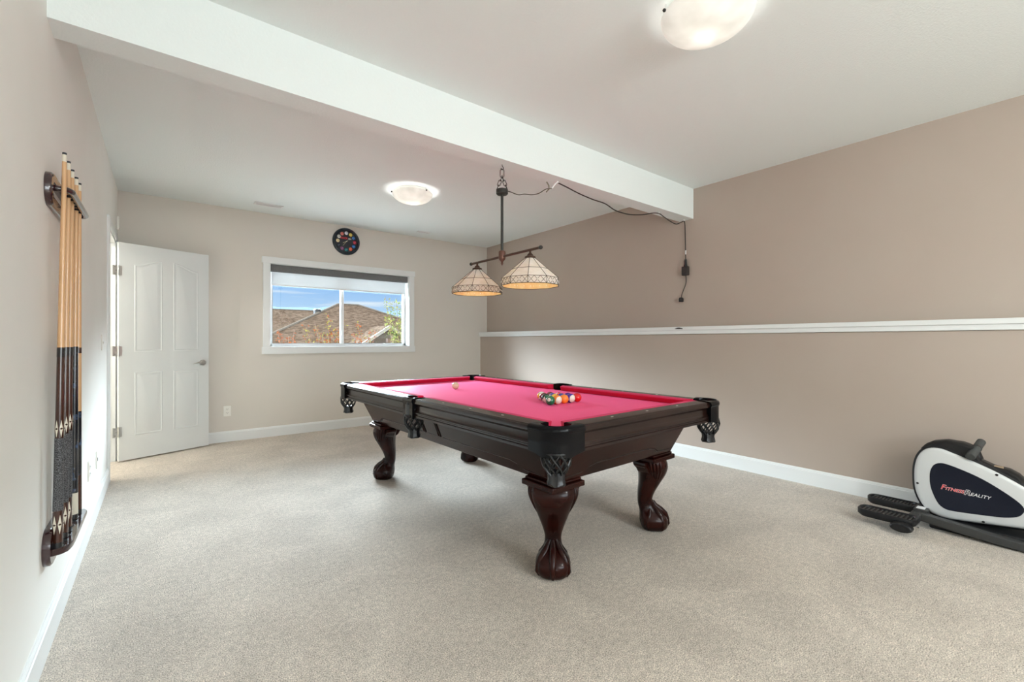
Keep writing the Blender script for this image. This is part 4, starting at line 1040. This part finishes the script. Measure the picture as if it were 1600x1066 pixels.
def pedal(x0, x1, y0, y1, z, lab):
    r = 0.045
    foot = arc(x1 - r, y1 - r, r, 0, 90, 6) + arc(x0 + r, y1 - r, r, 90, 180, 6) + arc(x0 + 0.02, y0 + 0.02, 0.02, 180, 270, 3) + arc(x1 - 0.02, y0 + 0.02, 0.02, 270, 360, 3)
    cx, cy = (x0 + x1) / 2, (y0 + y1) / 2
    sc_ = lambda k: [(cx + (a - cx) * k, cy + (b - cy) * k) for a, b in foot]
    w = MB(); w.loft([[(a, b, z - 0.040) for a, b in sc_(0.90)], [(a, b, z - 0.028) for a, b in foot], [(a, b, z) for a, b in foot], [(a, b, z + 0.003) for a, b in sc_(0.97)], [(a, b, z + 0.002) for a, b in sc_(0.90)], [(a, b, z - 0.008) for a, b in sc_(0.86)]])
    p = w.build('foot_pedal', M['black_shell'], el, smooth=40, label=lab)
    tr = MB(); n = 12
    for k in range(n):
        yy = y0 + 0.03 + (y1 - y0 - 0.06) * k / (n - 1)
        tr.box((x0 + 0.016, yy - 0.004, z - 0.008), (x1 - 0.016, yy + 0.004, z - 0.0035))
    tr.build('pedal_tread', M['grey_metal'], p, smooth=0)
pedal(-0.290, -0.165, 0.600, 0.880, 0.085, 'nearer black ribbed foot pedal')
pedal(0.000, 0.110, 0.650, 0.900, 0.090, 'black ribbed foot pedal next to the wall')
MB().box((-0.17, 0.605, 0.045), (-0.05, 0.655, 0.085)).build('pedal_bracket', M['grey_metal'], el, bevel=0.003, smooth=0)
w = MB(); w.loft([[(-0.345 + 0.0 * k, 0.655 + 0.052 * math.cos(2 * PI * k / 20), 0.046 + 0.026 * math.sin(2 * PI * k / 20)) for k in range(20)], [(-0.290, 0.655 + 0.052 * math.cos(2 * PI * k / 20), 0.046 + 0.026 * math.sin(2 * PI * k / 20)) for k in range(20)]])
w.build('end_roller', M['black_shell'], el, bevel=0.008, smooth=40)
MB().tube([(-0.30, 0.592, 0.055), (-0.28, 0.592, 0.055)], 0.006, 10).build('pedal_bolt', M['chrome'], el)
# writing on the side panel, reads along -y
def badge(body, size, m, y, z, off=0.0, shear=0.25, x=-0.0026):
    return text(body, size, m, 'badge_lettering', nav, (x, y, z), (R(90), R(2.0), R(-90)), 0.0004, 'LEFT', shear, off)
y = 0.535
for (body, size, m, m2, yy, zz) in (('F', 0.042, M['red_print'], 1, 0.536, 0.248), ('ITNESS', 0.026, M['red_print'], 1, 0.515, 0.2435), ('R', 0.042, M['navy'], 1, 0.436, 0.2415), ('EALITY', 0.026, M['white_print'], 0, 0.410, 0.2370)):
    if m2:
        badge(body, size, M['white_print'], yy, zz, 0.0018 if body == 'R' else 0.0008, x=-0.0024)
    badge(body, size, m, yy, zz, 0.0, x=-0.0032)

# ================================================================== OUTSIDE
def roof_mat():
    m = mat('brown asphalt shingles', (0.036, 0.026, 0.019), 0.9, spec=0.0, vary=(9.0, (0.085, 0.064, 0.050), 0.4, 0.6, (1, 1, 5)), bump=(14, 0.6, 0.03))
    return m
M['roof'] = roof_mat()
M['stucco'] = mat('tan stucco', (0.08, 0.06, 0.045), 0.9)
M['fascia'] = mat('pale painted fascia', (0.12, 0.11, 0.095), 0.6)
M['fence'] = mat('dark brown boards', (0.045, 0.022, 0.012), 0.8)
def hip_house(label, x0, x1, y0, y1, rx0, rx1, ry, ze, zr, ground=-1.6, skew=0.0):
    t = thing('neighbour_house', label, 'house', ((x0 + x1) / 2, (y0 + y1) / 2, ground)); ox, oy, oz = t.location
    v = [(x0, y0, ze), (x1, y0, ze), (x1, y1, ze), (x0 + skew, y1, ze), (rx0, ry, zr), (rx1, ry, zr), (x0, y0, ze - 0.15), (x1, y0, ze - 0.15), (x1, y1, ze - 0.15), (x0 + skew, y1, ze - 0.15)]
    v = [(a - ox, b - oy, c - oz) for a, b, c in v]
    w = MB().add(v, [(0, 1, 5, 4), (1, 2, 5), (2, 3, 4, 5), (3, 0, 4), (0, 6, 7, 1), (1, 7, 8, 2), (2, 8, 9, 3), (3, 9, 6, 0), (6, 9, 8, 7)])
    rf = w.build('roof', M['roof'], t, smooth=0)
    cp = MB()
    for a, b in ((0, 4), (1, 5), (2, 5), (3, 4), (4, 5)):
        cp.tube([v[a], v[b]], 0.035, 6)
    cp.build('ridge_cap', mat('hip cap shingles', (0.085, 0.075, 0.065), 0.95, spec=0.0), rf)
    ex = 0.5
    MB().box((x0 + ex + skew - ox, y0 + ex - oy, 0), (x1 - ex - ox, y1 - ex - oy, ze - 0.15 - oz)).build('wall', M['stucco'], t, smooth=0)
    return t, rf, (ox, oy, oz)
hB, rB, oB = hip_house('brown hip-roofed house straight outside the window', -0.2, 8.8, 9.0, 16.4, 3.93, 4.50, 12.9, 0.34, 2.15, skew=3.4)
def rp(o, x, y, z): return (x - o[0], y - o[1], z - o[2])
q = MB(); q.box(rp(oB, 4.30, 11.2, 1.36), rp(oB, 4.44, 11.35, 1.48)); q.build('roof_vent', M['dark'], rB, bevel=0.02, smooth=0)
q = MB(); q.box(rp(oB, 3.15, 12.25, 1.80), rp(oB, 3.30, 12.45, 1.96)); q.build('roof_vent', M['dark'], rB, bevel=0.03, smooth=0)
hA, rA, oA = hip_house('brown house farther off to the left with a metal flue pipe', -8.0, 11.0, 16.6, 26.0, -3.0, 7.0, 20.5, 0.9, 2.42)
q = MB(); q.lathe([(0, 0), (.09, 0), (.09, 0.62), (.12, 0.62), (.12, .70), (0, .72)], 12, rp(oA, 3.05, 20.3, 2.25)); q.build('flue_pipe', mat('grey galvanised flue', (0.10, 0.11, 0.12), 0.5, 0.3), rA)
q = MB(); q.lathe([(0, 0), (.11, 0), (.11, 0.28), (.16, 0.30), (.16, .36), (0, .38)], 12, rp(oA, 2.35, 18.9, 1.72)); q.build('flue_pipe', mat('pale metal vent pipe', (0.55, 0.55, 0.55), 0.5, 0.2), rA)
# low shed gable close to the right
sd = thing('garden_shed', 'low brown shed roof with a pale slanting edge board, behind the lime green tree', 'shed', (4.0, 8.9, -1.2))
def sp_(x, y, z): return (x - 4.0, y - 8.9, z + 1.2)
w = MB(); v = [sp_(2.35, 8.1, 0.74), sp_(3.42, 8.1, 1.42), sp_(4.49, 8.1, 0.74), sp_(2.35, 8.9, 0.74), sp_(3.42, 8.9, 1.42), sp_(4.49, 8.9, 0.74)]
v2 = [(a, b, c - 0.07) for a, b, c in v]
w.add(v + v2, [(0, 1, 4, 3), (1, 2, 5, 4), (6, 9, 10, 7), (7, 10, 11, 8), (0, 6, 7, 1), (1, 7, 8, 2), (2, 8, 11, 5), (3, 9, 6, 0), (3, 4, 10, 9), (4, 5, 11, 10)])
w.build('roof', M['roof'], sd, smooth=0)
w = MB()
for s0, s1 in ((0, 1), (1, 2)):
    a, b = Vector(v[s0]), Vector(v[s1])
    w.add([a + Vector((0, -0.03, 0.01)), b + Vector((0, -0.03, 0.01)), b + Vector((0, -0.03, -0.06)), a + Vector((0, -0.03, -0.06)), a + Vector((0, 0.0, 0.01)), b + Vector((0, 0.0, 0.01)), b + Vector((0, 0, -0.06)), a + Vector((0, 0, -0.06))], [(0, 1, 2, 3), (4, 5, 6, 7), (0, 1, 5, 4), (2, 3, 7, 6), (1, 2, 6, 5), (0, 3, 7, 4)])
w.build('fascia_board', M['fascia'], sd, smooth=0)
w = MB(); w.prism([(2.45 - 4.0, 0), (4.39 - 4.0, 0), (4.39 - 4.0, 1.90), (3.42 - 4.0, 2.52), (2.45 - 4.0, 1.90)], 'y', 8.2 - 8.9, 8.8 - 8.9); w.build('wall', M['stucco'], sd, smooth=0)
fe = MB().box((3.25, 7.80, -1.2), (6.5, 7.88, 1.17)); fo = fe.build('garden_fence', M['fence'], smooth=0); tag(fo, 'dark brown board fence at the lower right of the window view', 'fence')
# ground and hills
g = MB().box((-60, YF + 0.16, -1.8), (120, 320, -1.6)); struct(g.build('ground', mat('dry lawn', (0.16, 0.15, 0.08), 0.95, vary=(0.5, (0.22, 0.19, 0.12), 0.4, 0.6)), smooth=0))
pv = MB().box((-2.5, YF + 0.18, -1.6), (7.0, 7.78, 0.62)); struct(pv.build('bounce_ground', mat('pale bounce ground', (0.80, 0.80, 0.79), 0.9, bump=(40, 0.4, 0.01)), smooth=0))  # unseen ground, made pale to bounce light in at the window
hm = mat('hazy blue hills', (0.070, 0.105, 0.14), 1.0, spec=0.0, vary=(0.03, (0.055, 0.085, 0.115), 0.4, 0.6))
w = MB(); n = 60; rr = []
for i in range(n + 1):
    x = -100 + 600 * i / n
    h = 28.3 + 1.3 * math.sin(i * 0.9 + 1.1) + 0.8 * math.sin(i * 2.1) + 0.3 * math.sin(i * 4.9)
    rr.append((x, h))
w.loft([[(x, 300, -5) for x, h in rr] , [(x, 330, h * 0.6) for x, h in rr], [(x, 380, h) for x, h in rr], [(x, 460, h * 0.9) for x, h in rr]], cap=False)
w.f = [f for f in w.f if not (max(i % (n + 1) for i in f) == n and min(i % (n + 1) for i in f) == 0)]; w.mi = [0] * len(w.f)
hl_ = w.build('hills', hm, smooth=60); struct(hl_)
# shrub and tree
def leaf(w, c, s_, mi):
    a = Vector((random.uniform(-1, 1), random.uniform(-1, 1), random.uniform(-1, 1))).normalized(); b = a.orthogonal().normalized()
    b = (b * math.cos(1.3 * random.random() * 5) + a.cross(b) * math.sin(1.3 * random.random() * 5)).normalized()
    cc = Vector(c); t = a.cross(b) * s_ * 0.12
    w.add([cc - a * s_, cc - b * s_ * 0.45 + t, cc + a * s_, cc + b * s_ * 0.45 + t], [(0, 1, 2, 3)], mi)
def shrub(name, label, cat, base, stems, mats, leafn, ls, rad_, stem_mat):
    t = thing(name, label, cat, base)
    w = MB(); lf = MB(); B = Vector(base)
    for (x, y, z, bend) in stems:
        tip = Vector((x, y, z)) - B; st = Vector((tip.x * 0.35, tip.y * 0.35, 0))
        mid = st.lerp(tip, 0.55) + Vector((bend, 0, 0)); pts = spl([st, mid, tip], 5)
        w.tube(pts, [0.008 - 0.006 * i / (len(pts) - 1) for i in range(len(pts))], 5)
        for k in range(leafn):
            f = random.uniform(0.45, 1.0); p = pts[min(int(f * (len(pts) - 1)), len(pts) - 1)]
            s_ = rad_ * (1.2 - 0.6 * f)
            leaf(lf, p + Vector((random.gauss(0, s_), random.gauss(0, s_), random.gauss(0, s_ * 0.9))), ls * random.uniform(0.6, 1.2), random.randrange(len(mats)))
    w.build('stem', stem_mat, t); lf.build('foliage', mats, t, smooth=0)
    return t
LO = translucent_mat('orange autumn leaf', (0.124, 0.034, 0.010), 0.2); LY = translucent_mat('yellow green leaf', (0.105, 0.093, 0.022), 0.2); LB = translucent_mat('rust brown leaf', (0.10, 0.028, 0.012), 0.2)
LG = translucent_mat('fresh green leaf', (0.056, 0.081, 0.019), 0.2); LP = translucent_mat('pale lime leaf', (0.149, 0.161, 0.056), 0.2)
BARK = mat('dark twig bark', (0.07, 0.035, 0.025), 0.8)
shrub('autumn_shrub', 'small orange-leaved shrub at the lower left of the window view', 'shrub', (1.50, 7.25, 0.62), [(1.34, 7.2, 1.30, 0), (1.40, 7.25, 1.24, 0.02), (1.48, 7.2, 1.20, 0), (1.58, 7.3, 1.30, 0.0)], [LO, LB, LO], 30, 0.021, 0.030, BARK)
shrub('autumn_shrub', 'orange and yellow shrub left of the window mullion', 'shrub', (2.10, 7.25, 0.62), [(1.72, 7.2, 1.34, -0.02), (1.86, 7.25, 1.40, 0), (1.95, 7.2, 1.26, 0), (2.10, 7.3, 1.30, 0.0), (2.18, 7.2, 1.34, 0.02), (2.06, 7.25, 1.56, 0), (2.28, 7.25, 1.46, 0), (2.05, 7.25, 1.24, 0), (2.22, 7.25, 1.24, 0)], [LO, LY, LB, LO, LY], 55, 0.021, 0.044, BARK)
shrub('autumn_shrub', 'orange shrub right of the window mullion', 'shrub', (2.65, 7.25, 0.62), [(2.42, 7.2, 1.26, 0), (2.56, 7.25, 1.30, 0), (2.52, 7.25, 1.42, 0), (2.70, 7.2, 1.34, 0.02), (2.80, 7.25, 1.30, 0)], [LO, LY, LO, LB], 50, 0.021, 0.044, BARK)
shrub('young_tree', 'pale lime green leaved young tree at the right of the window view', 'tree', (3.28, 7.30, 0.62), [(2.98, 7.25, 1.88, 0.0), (3.08, 7.3, 1.80, -0.02), (3.20, 7.3, 1.86, 0), (3.28, 7.3, 1.74, 0.03), (3.02, 7.25, 1.58, 0.0), (3.25, 7.3, 1.50, 0), (3.38, 7.3, 1.66, 0), (3.15, 7.3, 1.40, 0), (3.30, 7.3, 1.30, 0)], [LP, LG, LP, LY], 60, 0.024, 0.058, BARK)
